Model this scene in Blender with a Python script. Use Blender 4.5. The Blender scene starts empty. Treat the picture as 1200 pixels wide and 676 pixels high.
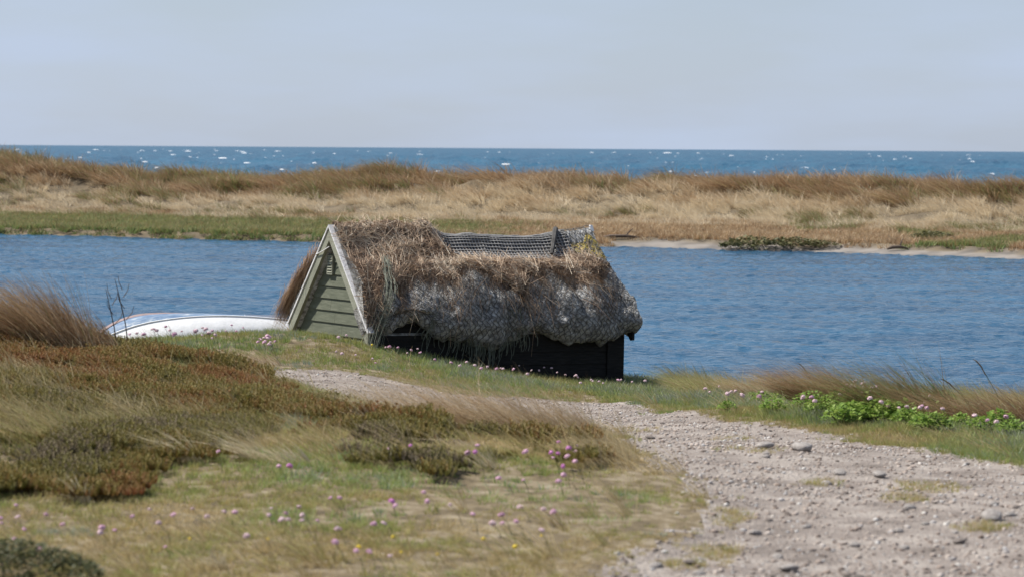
import bpy, math, random
import numpy as np
from mathutils import Vector, Matrix

random.seed(7)
R = math.radians
scene = bpy.context.scene
COL = scene.collection

# ------------------------------------------------------------------ camera
F = 3403.0                      # focal length in pixels of the 1200 px wide photograph
CAM_Z = 2.95                    # metres above the water
PITCH = math.atan2(164.0, F)    # looking slightly down
ROLL = math.atan2(8.0, 1200.0)  # horizon drops a little to the right
fwd = Vector((0, math.cos(PITCH), -math.sin(PITCH)))
up0 = Vector((0, math.sin(PITCH), math.cos(PITCH)))
rt0 = Vector((1, 0, 0))
rt = rt0 * math.cos(ROLL) + up0 * math.sin(ROLL)
up = up0 * math.cos(ROLL) - rt0 * math.sin(ROLL)
cam_pos = Vector((0, 0, CAM_Z))
cd = bpy.data.cameras.new('camera')
cam = bpy.data.objects.new('camera', cd)
COL.objects.link(cam)
M3 = Matrix((rt, up, -fwd)).transposed()
cam.matrix_world = Matrix.Translation(cam_pos) @ M3.to_4x4()
cd.sensor_fit = 'HORIZONTAL'
cd.sensor_width = 36.0
cd.lens = 36.0 * F / 1200.0
cd.clip_start = 0.2
cd.clip_end = 60000
cd.dof.use_dof = True
cd.dof.focus_distance = 33.2
cd.dof.aperture_fstop = 4.6
cd.dof.aperture_blades = 7
scene.camera = cam

# ------------------------------------------------------------------ sky, sun, exposure
SUN_EL = R(55)
to_sun = Vector((-0.946 * math.cos(SUN_EL), 0.324 * math.cos(SUN_EL), math.sin(SUN_EL)))
world = bpy.data.worlds.new('World')
scene.world = world
world.use_nodes = True
wn = world.node_tree
wn.nodes.clear()
w_out = wn.nodes.new('ShaderNodeOutputWorld')
w_bg = wn.nodes.new('ShaderNodeBackground')
w_sky = wn.nodes.new('ShaderNodeTexSky')
w_sky.sky_type = 'NISHITA'
w_sky.sun_disc = False
w_sky.sun_elevation = SUN_EL
w_sky.sun_rotation = math.atan2(to_sun.x, to_sun.y)
w_sky.altitude = 0
w_sky.air_density = 1.0
w_sky.dust_density = 0.6
w_sky.ozone_density = 2.0
w_bg.inputs['Strength'].default_value = 0.060
w_tc = wn.nodes.new('ShaderNodeTexCoord')
w_map = wn.nodes.new('ShaderNodeMapping')
w_map.inputs['Scale'].default_value = (5, 5, 26)
w_noise = wn.nodes.new('ShaderNodeTexNoise')
w_noise.inputs['Scale'].default_value = 1.6
w_noise.inputs['Detail'].default_value = 5
w_ramp = wn.nodes.new('ShaderNodeValToRGB')
w_ramp.color_ramp.elements[0].position = 0.38
w_ramp.color_ramp.elements[0].color = (0.68, 0.68, 0.68, 1)
w_ramp.color_ramp.elements[1].position = 0.72
w_ramp.color_ramp.elements[1].color = (0.95, 0.95, 0.95, 1)
w_mix = wn.nodes.new('ShaderNodeMix')
w_mix.data_type = 'RGBA'
w_mix.inputs[7].default_value = (6.3, 7.45, 9.6, 1)
wn.links.new(w_tc.outputs['Generated'], w_map.inputs['Vector'])
wn.links.new(w_map.outputs['Vector'], w_noise.inputs['Vector'])
wn.links.new(w_noise.outputs['Fac'], w_ramp.inputs['Fac'])
w_sep = wn.nodes.new('ShaderNodeSeparateXYZ')
w_el = wn.nodes.new('ShaderNodeMapRange')          # haze thins out away from the horizon
w_el.inputs[1].default_value = 0.0
w_el.inputs[2].default_value = 0.45
w_el.inputs[3].default_value = 1.0
w_el.inputs[4].default_value = 0.35
w_mul = wn.nodes.new('ShaderNodeMath')
w_mul.operation = 'MULTIPLY'
wn.links.new(w_tc.outputs['Generated'], w_sep.inputs[0])
wn.links.new(w_sep.outputs['Z'], w_el.inputs[0])
wn.links.new(w_ramp.outputs['Color'], w_mul.inputs[0])
wn.links.new(w_el.outputs[0], w_mul.inputs[1])
wn.links.new(w_mul.outputs[0], w_mix.inputs[0])
wn.links.new(w_sky.outputs['Color'], w_mix.inputs[6])
wn.links.new(w_mix.outputs[2], w_bg.inputs['Color'])
wn.links.new(w_bg.outputs['Background'], w_out.inputs['Surface'])

sd = bpy.data.lights.new('sun', 'SUN')
sd.energy = 5.0
sd.angle = R(0.53)
sd.color = (1.0, 0.955, 0.88)
sun = bpy.data.objects.new('sun', sd)
sun.rotation_euler = to_sun.to_track_quat('Z', 'Y').to_euler()
sun.location = (-20, 15, 40)
COL.objects.link(sun)

scene.view_settings.view_transform = 'Standard'
scene.view_settings.look = 'None'
scene.view_settings.exposure = 0.48
scene.view_settings.gamma = 1.0
scene.view_settings.use_curve_mapping = False

# ------------------------------------------------------------------ helpers
def pix(px, py, d):
    """point seen at photo pixel (px, py) at d metres in front of the camera"""
    return cam_pos + d * (fwd + rt * ((px - 600) / F) + up * ((338 - py) / F))

def project(X, Y, Z):
    vx, vy, vz = X - cam_pos.x, Y - cam_pos.y, Z - cam_pos.z
    d = vx * fwd.x + vy * fwd.y + vz * fwd.z
    d = np.where(np.abs(d) < 1e-3, 1e-3, d)
    a = vx * rt.x + vy * rt.y + vz * rt.z
    b = vx * up.x + vy * up.y + vz * up.z
    return 600 + a / d * F, 338 - b / d * F, d

def _hash(ix, iy, iz, seed):
    h = (ix.astype(np.int64) * 374761393 + iy.astype(np.int64) * 668265263 + iz.astype(np.int64) * 2147483647 + seed * 974634777)
    h &= 0xffffffff
    h = ((h ^ (h >> 13)) * 1274126177) & 0xffffffff
    h ^= (h >> 16)
    return (h & 0xffff) / 65535.0

def vnoise(x, y, z=0.0, seed=0):
    x, y, z = np.broadcast_arrays(np.asarray(x, float), np.asarray(y, float), np.asarray(z, float))
    ix, iy, iz = np.floor(x), np.floor(y), np.floor(z)
    fx, fy, fz = x - ix, y - iy, z - iz
    fx, fy, fz = [t * t * (3 - 2 * t) for t in (fx, fy, fz)]
    r = 0
    for dx in (0, 1):
        for dy in (0, 1):
            for dz in (0, 1):
                w = (fx if dx else 1 - fx) * (fy if dy else 1 - fy) * (fz if dz else 1 - fz)
                r = r + w * _hash(ix + dx, iy + dy, iz + dz, seed)
    return r

def fbm(x, y, z=0.0, oct=4, seed=0):
    r, a, s = 0, 0.5, 0
    for i in range(oct):
        r = r + a * vnoise(np.asarray(x) * 2 ** i, np.asarray(y) * 2 ** i, np.asarray(z) * 2 ** i, seed + i * 17)
        s += a
        a *= 0.5
    return r / s

def sstep(a, b, x):
    t = np.clip((np.asarray(x, float) - a) / (b - a), 0, 1)
    return t * t * (3 - 2 * t)

def in_poly(px, py, poly):
    px, py = np.asarray(px, float), np.asarray(py, float)
    c = np.zeros(np.broadcast(px, py).shape, bool)
    n = len(poly)
    for i in range(n):
        x1, y1 = poly[i]
        x2, y2 = poly[(i + 1) % n]
        if y1 == y2:
            continue
        cond = ((y1 > py) != (y2 > py)) & (px < (x2 - x1) * (py - y1) / (y2 - y1) + x1)
        c ^= cond
    return c

def poly_sd(px, py, poly):
    """signed distance to a polygon, positive inside"""
    px, py = np.asarray(px, float), np.asarray(py, float)
    d = np.full(px.shape, 1e9)
    n = len(poly)
    for i in range(n):
        x1, y1 = poly[i]
        x2, y2 = poly[(i + 1) % n]
        ex, ey = x2 - x1, y2 - y1
        t = np.clip(((px - x1) * ex + (py - y1) * ey) / (ex * ex + ey * ey + 1e-12), 0, 1)
        d = np.minimum(d, np.hypot(px - x1 - t * ex, py - y1 - t * ey))
    return np.where(in_poly(px, py, poly), d, -d)

def new_mesh(name, verts, faces, mat=None, smooth=False, attrs=None):
    me = bpy.data.meshes.new(name)
    if isinstance(verts, np.ndarray) and isinstance(faces, np.ndarray):
        nv, nf, k = len(verts), len(faces), faces.shape[1]
        me.vertices.add(nv)
        me.vertices.foreach_set('co', verts.astype(np.float32).ravel())
        me.loops.add(nf * k)
        me.loops.foreach_set('vertex_index', faces.astype(np.int32).ravel())
        me.polygons.add(nf)
        me.polygons.foreach_set('loop_start', np.arange(0, nf * k, k, dtype=np.int32))
        me.update(calc_edges=True)
    else:
        me.from_pydata([tuple(v) for v in verts], [], [tuple(f) for f in faces])
        me.update()
    if smooth:
        me.polygons.foreach_set('use_smooth', np.ones(len(me.polygons), dtype=bool))
    for k, a in (attrs or {}).items():
        at = me.attributes.new(k, 'FLOAT', 'POINT')
        at.data.foreach_set('value', np.asarray(a, np.float32))
    if mat:
        me.materials.append(mat)
    return me

def link(name, me, parent=None, loc=None, rot=None):
    o = bpy.data.objects.new(name, me)
    COL.objects.link(o)
    if parent:
        o.parent = parent
    if loc is not None:
        o.location = loc
    if rot is not None:
        o.rotation_euler = rot
    return o

def tag(o, label=None, cat=None, group=None, kind=None):
    if label: o['label'] = label
    if cat: o['category'] = cat
    if group: o['group'] = group
    if kind: o['kind'] = kind
    return o

def grid_faces(nr, nc):
    i = np.arange(nr - 1)[:, None] * nc + np.arange(nc - 1)[None, :]
    i = i.ravel()
    return np.stack([i, i + 1, i + nc + 1, i + nc], 1)

class MB:
    def __init__(s):
        s.v, s.f = [], []
    def add(s, v, f):
        b = len(s.v)
        s.v += [tuple(p) for p in v]
        s.f += [tuple(i + b for i in q) for q in f]
    def prism(s, poly, axis_vec):
        """closed extrusion of a 3-D polygon along axis_vec"""
        n = len(poly)
        a = [Vector(p) for p in poly]
        b = [p + Vector(axis_vec) for p in a]
        f = [tuple(range(n - 1, -1, -1)), tuple(range(n, 2 * n))]
        for i in range(n):
            j = (i + 1) % n
            f.append((i, j, j + n, i + n))
        s.add(a + b, f)
    def box(s, x0, x1, y0, y1, z0, z1):
        s.prism([(x0, y0, z0), (x1, y0, z0), (x1, y1, z0), (x0, y1, z0)], (0, 0, z1 - z0))
    def tube(s, pts, r, n=5):
        pts = [Vector(p) for p in pts]
        rs = r if isinstance(r, (list, tuple)) else [r] * len(pts)
        ring0 = len(s.v)
        for i, p in enumerate(pts):
            t = (pts[min(i + 1, len(pts) - 1)] - pts[max(i - 1, 0)]).normalized()
            a = t.orthogonal().normalized()
            if abs(t.z) < 0.95:
                a = t.cross(Vector((0, 0, 1))).normalized()
            b = t.cross(a)
            for k in range(n):
                an = 2 * math.pi * k / n
                s.v.append(tuple(p + (a * math.cos(an) + b * math.sin(an)) * rs[i]))
        for i in range(len(pts) - 1):
            for k in range(n):
                k2 = (k + 1) % n
                s.f.append((ring0 + i * n + k, ring0 + i * n + k2, ring0 + (i + 1) * n + k2, ring0 + (i + 1) * n + k))
        s.f.append(tuple(ring0 + k for k in range(n - 1, -1, -1)))
        e = ring0 + (len(pts) - 1) * n
        s.f.append(tuple(e + k for k in range(n)))
    def mesh(s, name, mat, smooth=False):
        return new_mesh(name, s.v, s.f, mat, smooth)
    def build(s, name, mat, parent=None, smooth=False):
        return link(name, s.mesh(name, mat, smooth), parent)

# ------------------------------------------------------------------ materials
def base_mat(name):
    m = bpy.data.materials.new(name)
    m.use_nodes = True
    nt = m.node_tree
    nt.nodes.clear()
    out = nt.nodes.new('ShaderNodeOutputMaterial')
    return m, nt, out

def ramp_node(nt, stops):
    r = nt.nodes.new('ShaderNodeValToRGB')
    e = r.color_ramp.elements
    while len(e) < len(stops):
        e.new(0.5)
    for k, (p, c) in enumerate(stops):
        e[k].position = p
        e[k].color = (*c, 1)
    return r

def mat_noise(name, stops, scale=6, rough=0.85, bump=0.3, bscale=None, stretch=(1, 1, 1), detail=6, spec=0.3, bdist=0.02):
    m, nt, out = base_mat(name)
    b = nt.nodes.new('ShaderNodeBsdfPrincipled')
    tc = nt.nodes.new('ShaderNodeTexCoord')
    mp = nt.nodes.new('ShaderNodeMapping')
    mp.inputs['Scale'].default_value = stretch
    n = nt.nodes.new('ShaderNodeTexNoise')
    n.inputs['Scale'].default_value = scale
    n.inputs['Detail'].default_value = detail
    n.inputs['Roughness'].default_value = 0.65
    r = ramp_node(nt, stops)
    L = nt.links.new
    L(tc.outputs['Object'], mp.inputs['Vector'])
    L(mp.outputs['Vector'], n.inputs['Vector'])
    L(n.outputs['Fac'], r.inputs['Fac'])
    L(r.outputs['Color'], b.inputs['Base Color'])
    b.inputs['Roughness'].default_value = rough
    b.inputs['Specular IOR Level'].default_value = spec
    if bump:
        n2 = nt.nodes.new('ShaderNodeTexNoise')
        n2.inputs['Scale'].default_value = bscale or scale * 4
        n2.inputs['Detail'].default_value = 6
        bp = nt.nodes.new('ShaderNodeBump')
        bp.inputs['Strength'].default_value = bump
        bp.inputs['Distance'].default_value = bdist
        L(mp.outputs['Vector'], n2.inputs['Vector'])
        L(n2.outputs['Fac'], bp.inputs['Height'])
        L(bp.outputs['Normal'], b.inputs['Normal'])
    L(b.outputs['BSDF'], out.inputs['Surface'])
    return m

def mat_blade(name, stops, tip=None, transl=0.35, instancer=True, rough=0.6):
    """leaf or blade: colour from the per-plant tint, paler towards the dry tip"""
    m, nt, out = base_mat(name)
    L = nt.links.new
    at = nt.nodes.new('ShaderNodeAttribute')
    at.attribute_type = 'INSTANCER' if instancer else 'GEOMETRY'
    at.attribute_name = 'tint'
    rv = nt.nodes.new('ShaderNodeAttribute')
    rv.attribute_type = 'GEOMETRY'
    rv.attribute_name = 'rnd'
    ad = nt.nodes.new('ShaderNodeMath')
    ad.operation = 'MULTIPLY_ADD'
    ad.inputs[1].default_value = 0.44
    sub = nt.nodes.new('ShaderNodeMath')
    sub.operation = 'SUBTRACT'
    sub.inputs[1].default_value = 0.22
    r = ramp_node(nt, stops)
    L(rv.outputs['Fac'], ad.inputs[0])
    L(at.outputs['Fac'], ad.inputs[2])
    L(ad.outputs[0], sub.inputs[0])
    L(sub.outputs[0], r.inputs['Fac'])
    colsock = r.outputs['Color']
    if tip:
        h = nt.nodes.new('ShaderNodeAttribute')
        h.attribute_type = 'GEOMETRY'
        h.attribute_name = 'hgt'
        mr = nt.nodes.new('ShaderNodeMapRange')
        mr.inputs[1].default_value = 0.45
        mr.inputs[2].default_value = 1.0
        mr.inputs[4].default_value = tip[1]
        mx = nt.nodes.new('ShaderNodeMix')
        mx.data_type = 'RGBA'
        mx.inputs[7].default_value = (*tip[0], 1)
        L(h.outputs['Fac'], mr.inputs[0])
        L(mr.outputs[0], mx.inputs[0])
        L(colsock, mx.inputs[6])
        colsock = mx.outputs[2]
    d = nt.nodes.new('ShaderNodeBsdfPrincipled')
    d.inputs['Roughness'].default_value = rough
    d.inputs['Specular IOR Level'].default_value = 0.25
    t = nt.nodes.new('ShaderNodeBsdfTranslucent')
    ms = nt.nodes.new('ShaderNodeMixShader')
    ms.inputs[0].default_value = transl
    L(colsock, d.inputs['Base Color'])
    L(colsock, t.inputs['Color'])
    L(d.outputs['BSDF'], ms.inputs[1])
    L(t.outputs['BSDF'], ms.inputs[2])
    L(ms.outputs[0], out.inputs['Surface'])
    return m

# ------------------------------------------------------------------ near land: height field
CP = []
for px, py, d in [
    (0, 676, 11), (300, 676, 11), (600, 676, 11), (900, 676, 11), (1200, 676, 11),
    (0, 600, 12.9), (300, 600, 12.9), (600, 600, 12.9), (900, 600, 13.0), (1200, 600, 13.1),
    (0, 560, 14.2), (300, 560, 14.0), (600, 560, 14.2), (900, 560, 14.8), (1200, 560, 15.3),
    (0, 520, 15.0), (300, 520, 15.3), (600, 520, 15.7), (760, 530, 16.4), (900, 520, 17.4), (1200, 520, 19.6),
    (0, 482, 16.5), (300, 486, 17.0), (450, 496, 17.8), (560, 505, 17.2), (690, 500, 21.5), (800, 480, 24), (900, 480, 25), (1200, 485, 25),
    (0, 445, 17.8), (200, 452, 18.6), (-60, 385, 20.5), (0, 391, 20.5), (100, 402, 20.8), (200, 426, 21), (300, 440, 21), (380, 462, 20.5),
    (360, 415, 31), (330, 393, 33.3), (380, 396, 32.0), (400, 437, 29.5), (470, 450, 28.5), (560, 462, 28.5), (640, 468, 29), (700, 470, 29.5),
    (440, 409, 32.2), (500, 417, 32.5), (560, 431, 32.8), (620, 440, 33.2), (680, 447, 33.5), (735, 452, 33.9), (775, 450, 34),
    (900, 463, 29), (1000, 471, 28.5), (1100, 481, 27.5), (1200, 491, 26.7),
    (220, 405, 34), (120, 404, 34), (290, 402, 34)]:
    CP.append(tuple(pix(px, py, d)))
CP += [(-3.4, 25, 1.0), (-1.8, 25.3, 0.80), (-4.6, 29, 0.74), (-3.2, 29, 0.72), (-6, 33, .58), (-.95, 20.8, .99), (-.85, 22.5, .82), (-.7, 25, .67), (-.25, 20, .99), (-.1, 22.5, .77), (0, 25, .61), (.3, 21, .9),
       (1.8, 36.0, 0.0), (3.0, 33.6, 0.0), (4.5, 32.6, 0.0), (6, 32, 0.0), (9, 31.5, 0.0), (14, 31, 0.0),
       (0.2, 37.4, 0.0), (-2, 38.2, 0.0), (-4, 38.8, 0.0), (-7, 38.6, 0.0), (-12, 38, 0.05), (-20, 37, 0.05),
       (-12, 12, 1.4), (-12, 22, 1.5), (-20, 28, 1.2), (12, 12, 1.25), (12, 20, .95), (20, 25, .5), (24, 31, 0.0),
       (0, 3, 1.36), (-12, -2, 1.4), (12, -2, 1.3), (0, -12, 1.4), (-20, 10, 1.4), (20, 10, 1.2), (-22, -12, 1.4), (22, -12, 1.3)]
CP += [(x, 43, -0.9) for x in (-22, -14, -7, 0, 7, 14, 22)] + [(-1.0, 35.6, 0.34), (0.6, 35.7, 0.2)]
CP = np.array(CP)

def tps_fit(P, lam):
    n = len(P)
    xy = P[:, :2] / 10
    r = np.linalg.norm(xy[:, None] - xy[None], axis=2)
    K = np.where(r > 0, r * r * np.log(r + 1e-12), 0) + lam * np.eye(n)
    Q = np.c_[np.ones(n), xy]
    A = np.zeros((n + 3, n + 3))
    A[:n, :n], A[:n, n:], A[n:, :n] = K, Q, Q.T
    return xy, np.linalg.solve(A, np.r_[P[:, 2], 0, 0, 0])
TXY, TW = tps_fit(CP, 0.0015)

def hbase(X, Y):
    X, Y = np.asarray(X, float), np.asarray(Y, float)
    sh = X.shape
    x, y = X.ravel() / 10, Y.ravel() / 10
    out = np.empty(len(x))
    for s in range(0, len(x), 40000):
        xs, ys = x[s:s + 40000], y[s:s + 40000]
        r2 = (xs[:, None] - TXY[None, :, 0]) ** 2 + (ys[:, None] - TXY[None, :, 1]) ** 2
        U = 0.5 * r2 * np.log(r2 + 1e-18)
        out[s:s + 40000] = U @ TW[:-3] + TW[-3] + xs * TW[-2] + ys * TW[-1]
    return out.reshape(sh)

def hfull(X, Y):
    X, Y = np.asarray(X, float), np.asarray(Y, float)
    z = hbase(X, Y)
    z = z + 0.05 * (fbm(X * 1.3, Y * 1.3, 0, 3, 3) - 0.5) + 0.016 * (fbm(X * 7, Y * 7, 0, 3, 5) - 0.5)
    return z

def ground_hit(px, py, dmin=9.0, dmax=45.0):
    ds = np.arange(dmin, dmax, 0.04)
    o = np.array(cam_pos)
    dr = np.array(fwd + rt * ((px - 600) / F) + up * ((338 - py) / F))
    P = o[None] + ds[:, None] * dr[None]
    below = P[:, 2] < hfull(P[:, 0], P[:, 1])
    i = int(np.argmax(below)) if below.any() else len(ds) - 1
    return Vector((P[i, 0], P[i, 1], float(hfull(P[i:i + 1, 0], P[i:i + 1, 1])[0])))

# outline of the gravel path, carried onto the ground
path_px = [(250, 412, 30.5), (330, 424, 29.6), (400, 432, 0), (470, 447, 0), (560, 463, 0), (640, 467, 0), (700, 470, 0), (760, 474, 0),
           (830, 484, 0), (900, 493, 0), (1000, 511, 0), (1100, 527, 0), (1200, 547, 0), (1300, 562, 0)]
path_xy = []
for px, py, d in path_px:
    p = pix(px, py, d) if d else ground_hit(px, py, dmin=9 if px > 690 else 24)
    path_xy.append((p.x, p.y))
path_xy += [(9, 13), (9, 2), (4, -8), (1.0, -8), (0.7, 4)]
for px, py in [(710, 690), (735, 655), (765, 632), (805, 612), (822, 585), (800, 560), (760, 540), (722, 522), (700, 508)]:
    p = ground_hit(px, py)
    path_xy.append((p.x, p.y))
path_xy += [(0.12, 20.9), (-0.75, 22.8), (-1.7, 25.6), (-2.3, 27.2), (-3.4, 28.2)]

def path_mask(X, Y):
    s = poly_sd(X, Y, path_xy)
    n = 0.35 * (fbm(X * 1.7, Y * 1.7, 0, 4, 31) - 0.5) + 0.3 * (fbm(X * 9, Y * 5, 0, 2, 37) - 0.5)
    return s + n

# grid lines dense where the photograph looks, coarse elsewhere
def lines(spec):
    out = []
    for a, b, st in spec:
        out += list(np.arange(a, b, st))
    out.append(spec[-1][1])
    return np.array(out)
gx = lines([(-40, -10, 2.0), (-10, -6, 0.25), (-6, 6.6, 0.06), (6.6, 10, 0.25), (10, 40, 2.0)])
gy = lines([(-25, 7, 1.0), (7, 9.5, 0.2), (9.5, 36, 0.06), (36, 46, 0.4)])
GX, GY = np.meshgrid(gx, gy)
GZ = hfull(GX, GY)
PMK = path_mask(GX, GY)
GZ = GZ - 0.025 * sstep(-0.1, 0.2, PMK)
gv = np.stack([GX.ravel(), GY.ravel(), GZ.ravel()], 1)
gf = grid_faces(len(gy), len(gx))
fm = PMK.ravel()[gf].mean(1) > 0

mat_ground = mat_noise('turf_soil', [(0.30, (0.065, 0.050, 0.030)), (0.5, (0.15, 0.115, 0.065)), (0.68, (0.27, 0.225, 0.16))], scale=7, bump=0.6, bscale=40, rough=0.95)
mat_path = mat_noise('gravel_sand', [(0.30, (0.14, 0.117, 0.10)), (0.47, (0.25, 0.213, 0.188)), (0.62, (0.355, 0.312, 0.278))], scale=3.0, detail=10, bump=0.9, bscale=55, rough=0.95, bdist=0.03)
def submesh(name, faces, mat):
    used, inv = np.unique(faces.ravel(), return_inverse=True)
    return new_mesh(name, gv[used], inv.reshape(faces.shape), mat, True)
ground = tag(link('ground', submesh('ground', gf[~fm], mat_ground)), kind='structure')
path = tag(link('path', submesh('path', gf[fm], mat_path)), kind='structure')

# ------------------------------------------------------------------ far dunes
def lin(xs, ys, x):
    return np.interp(x, xs, ys)
SHX = [-60, -16.9, -13.5, -6.1, 3.1, 9.9, 14.1, 60]
SHY = [101, 95.6, 94.5, 90.8, 88.8, 84.0, 80.0, 62]
CRX = [-60, -20.5, -18.5, -15.5, -12.8, -10.2, -6.4, -3, 1.2, 5, 8.5, 11.7, 13.3, 16.2, 18, 60]
CRY = [188, 177, 183, 199, 207, 205, 204, 204, 207, 212, 214, 217, 214, 220, 223, 224]
def dune_z(X, Y):
    wob = 1.6 * (fbm(X * .22, X * 0 + 3, 0, 3, 51) - .5) + .8 * (fbm(X * 1.1, X * 0 + 9, 0, 2, 53) - .5)
    s = Y - (lin(SHX, SHY, X) + wob)
    sandy = sstep(-2, 6, X)                 # right half: flat sand beach, left half: cut turf bank
    bank = (1 - sandy) * (0.20 * sstep(0, 0.35, s)) + sandy * (0.09 * sstep(0, 1.3, s) + 0.13 * sstep(1.2, 1.8, s))
    flat = 0.22 * sstep(1, 10, s)
    hor = lin([-17, 17], [170, 178], X)
    dc = lin(SHX, SHY, X) + 20.0
    zc = CAM_Z - (lin(CRX, CRY, X) + 2 - hor) / F * dc      # crest height above the water
    face = sstep(8.5, 19, s) * (zc - 0.83)
    back = 1 - sstep(22, 44, s)
    lump = 0.9 * (fbm(X * .23, Y * .33, 0, 3, 61) - .5) + 0.85 * (fbm(X * .7, Y * .8, 0, 3, 67) - .5)
    z = (bank + flat + face + lump * (0.45 + .45 * sstep(13, 18, s)) * sstep(7, 15, s)) * back - 0.9 * (1 - back)
    z = np.where(s < 0, np.maximum(s * 0.12, -1.0), z)
    return z, s
dx = lines([(-75, -26, 1.5), (-26, 26, 0.2), (26, 75, 1.5)])
dy = lines([(55, 76, 1.0), (76, 112, 0.22), (112, 150, 0.7)])
DX, DY = np.meshgrid(dx, dy)
DZ, DS = dune_z(DX, DY)
DZ = DZ + 0.03 * (fbm(DX * 2, DY * 2, 0, 2, 71) - .5)
sandmask = (1 - sstep(.8, 1.7, DS + 1.6 * (fbm(DX * .9, DY * .9, 0, 3, 73) - .5))) * sstep(1, 4, DX)
m, nt, out = base_mat('dune_soil')
b = nt.nodes.new('ShaderNodeBsdfPrincipled')
b.inputs['Roughness'].default_value = 0.95
at = nt.nodes.new('ShaderNodeAttribute'); at.attribute_name = 'sand'
n1 = nt.nodes.new('ShaderNodeTexNoise'); n1.inputs['Scale'].default_value = 1.4; n1.inputs['Detail'].default_value = 8
tcn = nt.nodes.new('ShaderNodeTexCoord')
nt.links.new(tcn.outputs['Object'], n1.inputs['Vector'])
r1 = ramp_node(nt, [(0.3, (0.075, 0.058, 0.035)), (0.6, (0.15, 0.115, 0.07))])
r2 = ramp_node(nt, [(0.3, (0.11, 0.098, 0.088)), (0.6, (0.23, 0.205, 0.182))])
mx = nt.nodes.new('ShaderNodeMix'); mx.data_type = 'RGBA'
nt.links.new(n1.outputs['Fac'], r1.inputs[0]); nt.links.new(n1.outputs['Fac'], r2.inputs[0])
nt.links.new(at.outputs['Fac'], mx.inputs[0]); nt.links.new(r1.outputs[0], mx.inputs[6]); nt.links.new(r2.outputs[0], mx.inputs[7])
nt.links.new(mx.outputs[2], b.inputs['Base Color']); nt.links.new(b.outputs[0], out.inputs[0])
mat_dune = m
dunes = tag(link('dunes', new_mesh('dunes', np.stack([DX.ravel(), DY.ravel(), DZ.ravel()], 1), grid_faces(len(dy), len(dx)), mat_dune, True, {'sand': sandmask.ravel()})), kind='structure')

# ------------------------------------------------------------------ water
def mat_water(name, deep, scale, bump, rough, dist, stretch=(1, 1, 1)):
    m, nt, out = base_mat(name)
    b = nt.nodes.new('ShaderNodeBsdfPrincipled')
    tc = nt.nodes.new('ShaderNodeTexCoord')
    mp = nt.nodes.new('ShaderNodeMapping'); mp.inputs['Scale'].default_value = stretch
    n = nt.nodes.new('ShaderNodeTexNoise'); n.inputs['Scale'].default_value = scale; n.inputs['Detail'].default_value = 4
    bp = nt.nodes.new('ShaderNodeBump'); bp.inputs['Strength'].default_value = bump; bp.inputs['Distance'].default_value = dist
    n2 = nt.nodes.new('ShaderNodeTexNoise'); n2.inputs['Scale'].default_value = scale * 0.06; n2.inputs['Detail'].default_value = 3
    r = ramp_node(nt, [(0.35, deep[0]), (0.65, deep[1])])
    L = nt.links.new
    L(tc.outputs['Object'], mp.inputs[0]); L(mp.outputs[0], n.inputs['Vector']); L(mp.outputs[0], n2.inputs['Vector'])
    L(n.outputs['Fac'], bp.inputs['Height']); L(bp.outputs['Normal'], b.inputs['Normal'])
    L(n2.outputs['Fac'], r.inputs[0]); L(r.outputs[0], b.inputs['Base Color'])
    b.inputs['Roughness'].default_value = rough
    b.inputs['IOR'].default_value = 1.333
    L(b.outputs[0], out.inputs[0])
    return m

def waves(X, Y, lams, amp, seed, wind, spread=0.7):
    rs = np.random.RandomState(seed)
    z = np.zeros_like(X)
    for lam in lams:
        a = wind + rs.normal(0, spread)
        k = 2 * math.pi / lam
        ph = rs.uniform(0, 6.28)
        w = k * (X * math.cos(a) + Y * math.sin(a)) + ph + 0.8 * (fbm(X / lam / 3, Y / lam / 3, 0, 1, seed + int(lam * 100)) - .5) * 6
        z += amp * lam * (1 - 2 * np.abs(np.sin(w / 2)) ** 1.2) * (0.4 + 1.2 * fbm(X / lam / 5, Y / lam / 5, 0, 1, seed + 5))
    return z

ly = [24.0]
while ly[-1] < 106: ly.append(ly[-1] * 1.0021)
ly = np.array(ly)
lx = lines([(-75, -24, 2.0), (-24, 24, 0.11), (24, 75, 2.0)])
LX, LY = np.meshgrid(lx, ly)
LZ = waves(LX, LY, [0.26, 0.29, 0.32, 0.36, 0.4, 0.44, 0.5, 0.56, 0.64, 0.74, 0.9, 1.2], 0.0085, 4, R(200), 0.8)
mat_lagoon = mat_water('lagoon_water', ((0.008, 0.056, 0.118), (0.024, 0.100, 0.185)), 5.0, 1.0, 0.10, 0.11, (.7, 1.5, 1))
lagoon = tag(link('lagoon', new_mesh('lagoon', np.stack([LX.ravel(), LY.ravel(), LZ.ravel()], 1), grid_faces(len(ly), len(lx)), mat_lagoon, True)), kind='structure')

sy = np.geomspace(106.5, 40000, 760)
su = np.linspace(-1, 1, 360)
SX = su[None, :] * (0.42 * sy[:, None] + 45)
SY = np.repeat(sy[:, None], len(su), 1)
damp = 1 / (1 + (SY / 1600) ** 2)
SZ = (waves(SX, SY, [3.5, 5, 6.5, 8, 11, 15], 0.026, 9, R(210), 0.6)) * damp
mat_sea = mat_water('sea_water', ((0.004, 0.052, 0.105), (0.010, 0.088, 0.155)), 0.9, 0.9, 0.3, 0.6)
sea = tag(link('sea', new_mesh('sea', np.stack([SX.ravel(), SY.ravel(), SZ.ravel()], 1), grid_faces(len(sy), len(su)), mat_sea, True)), kind='structure')

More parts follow.
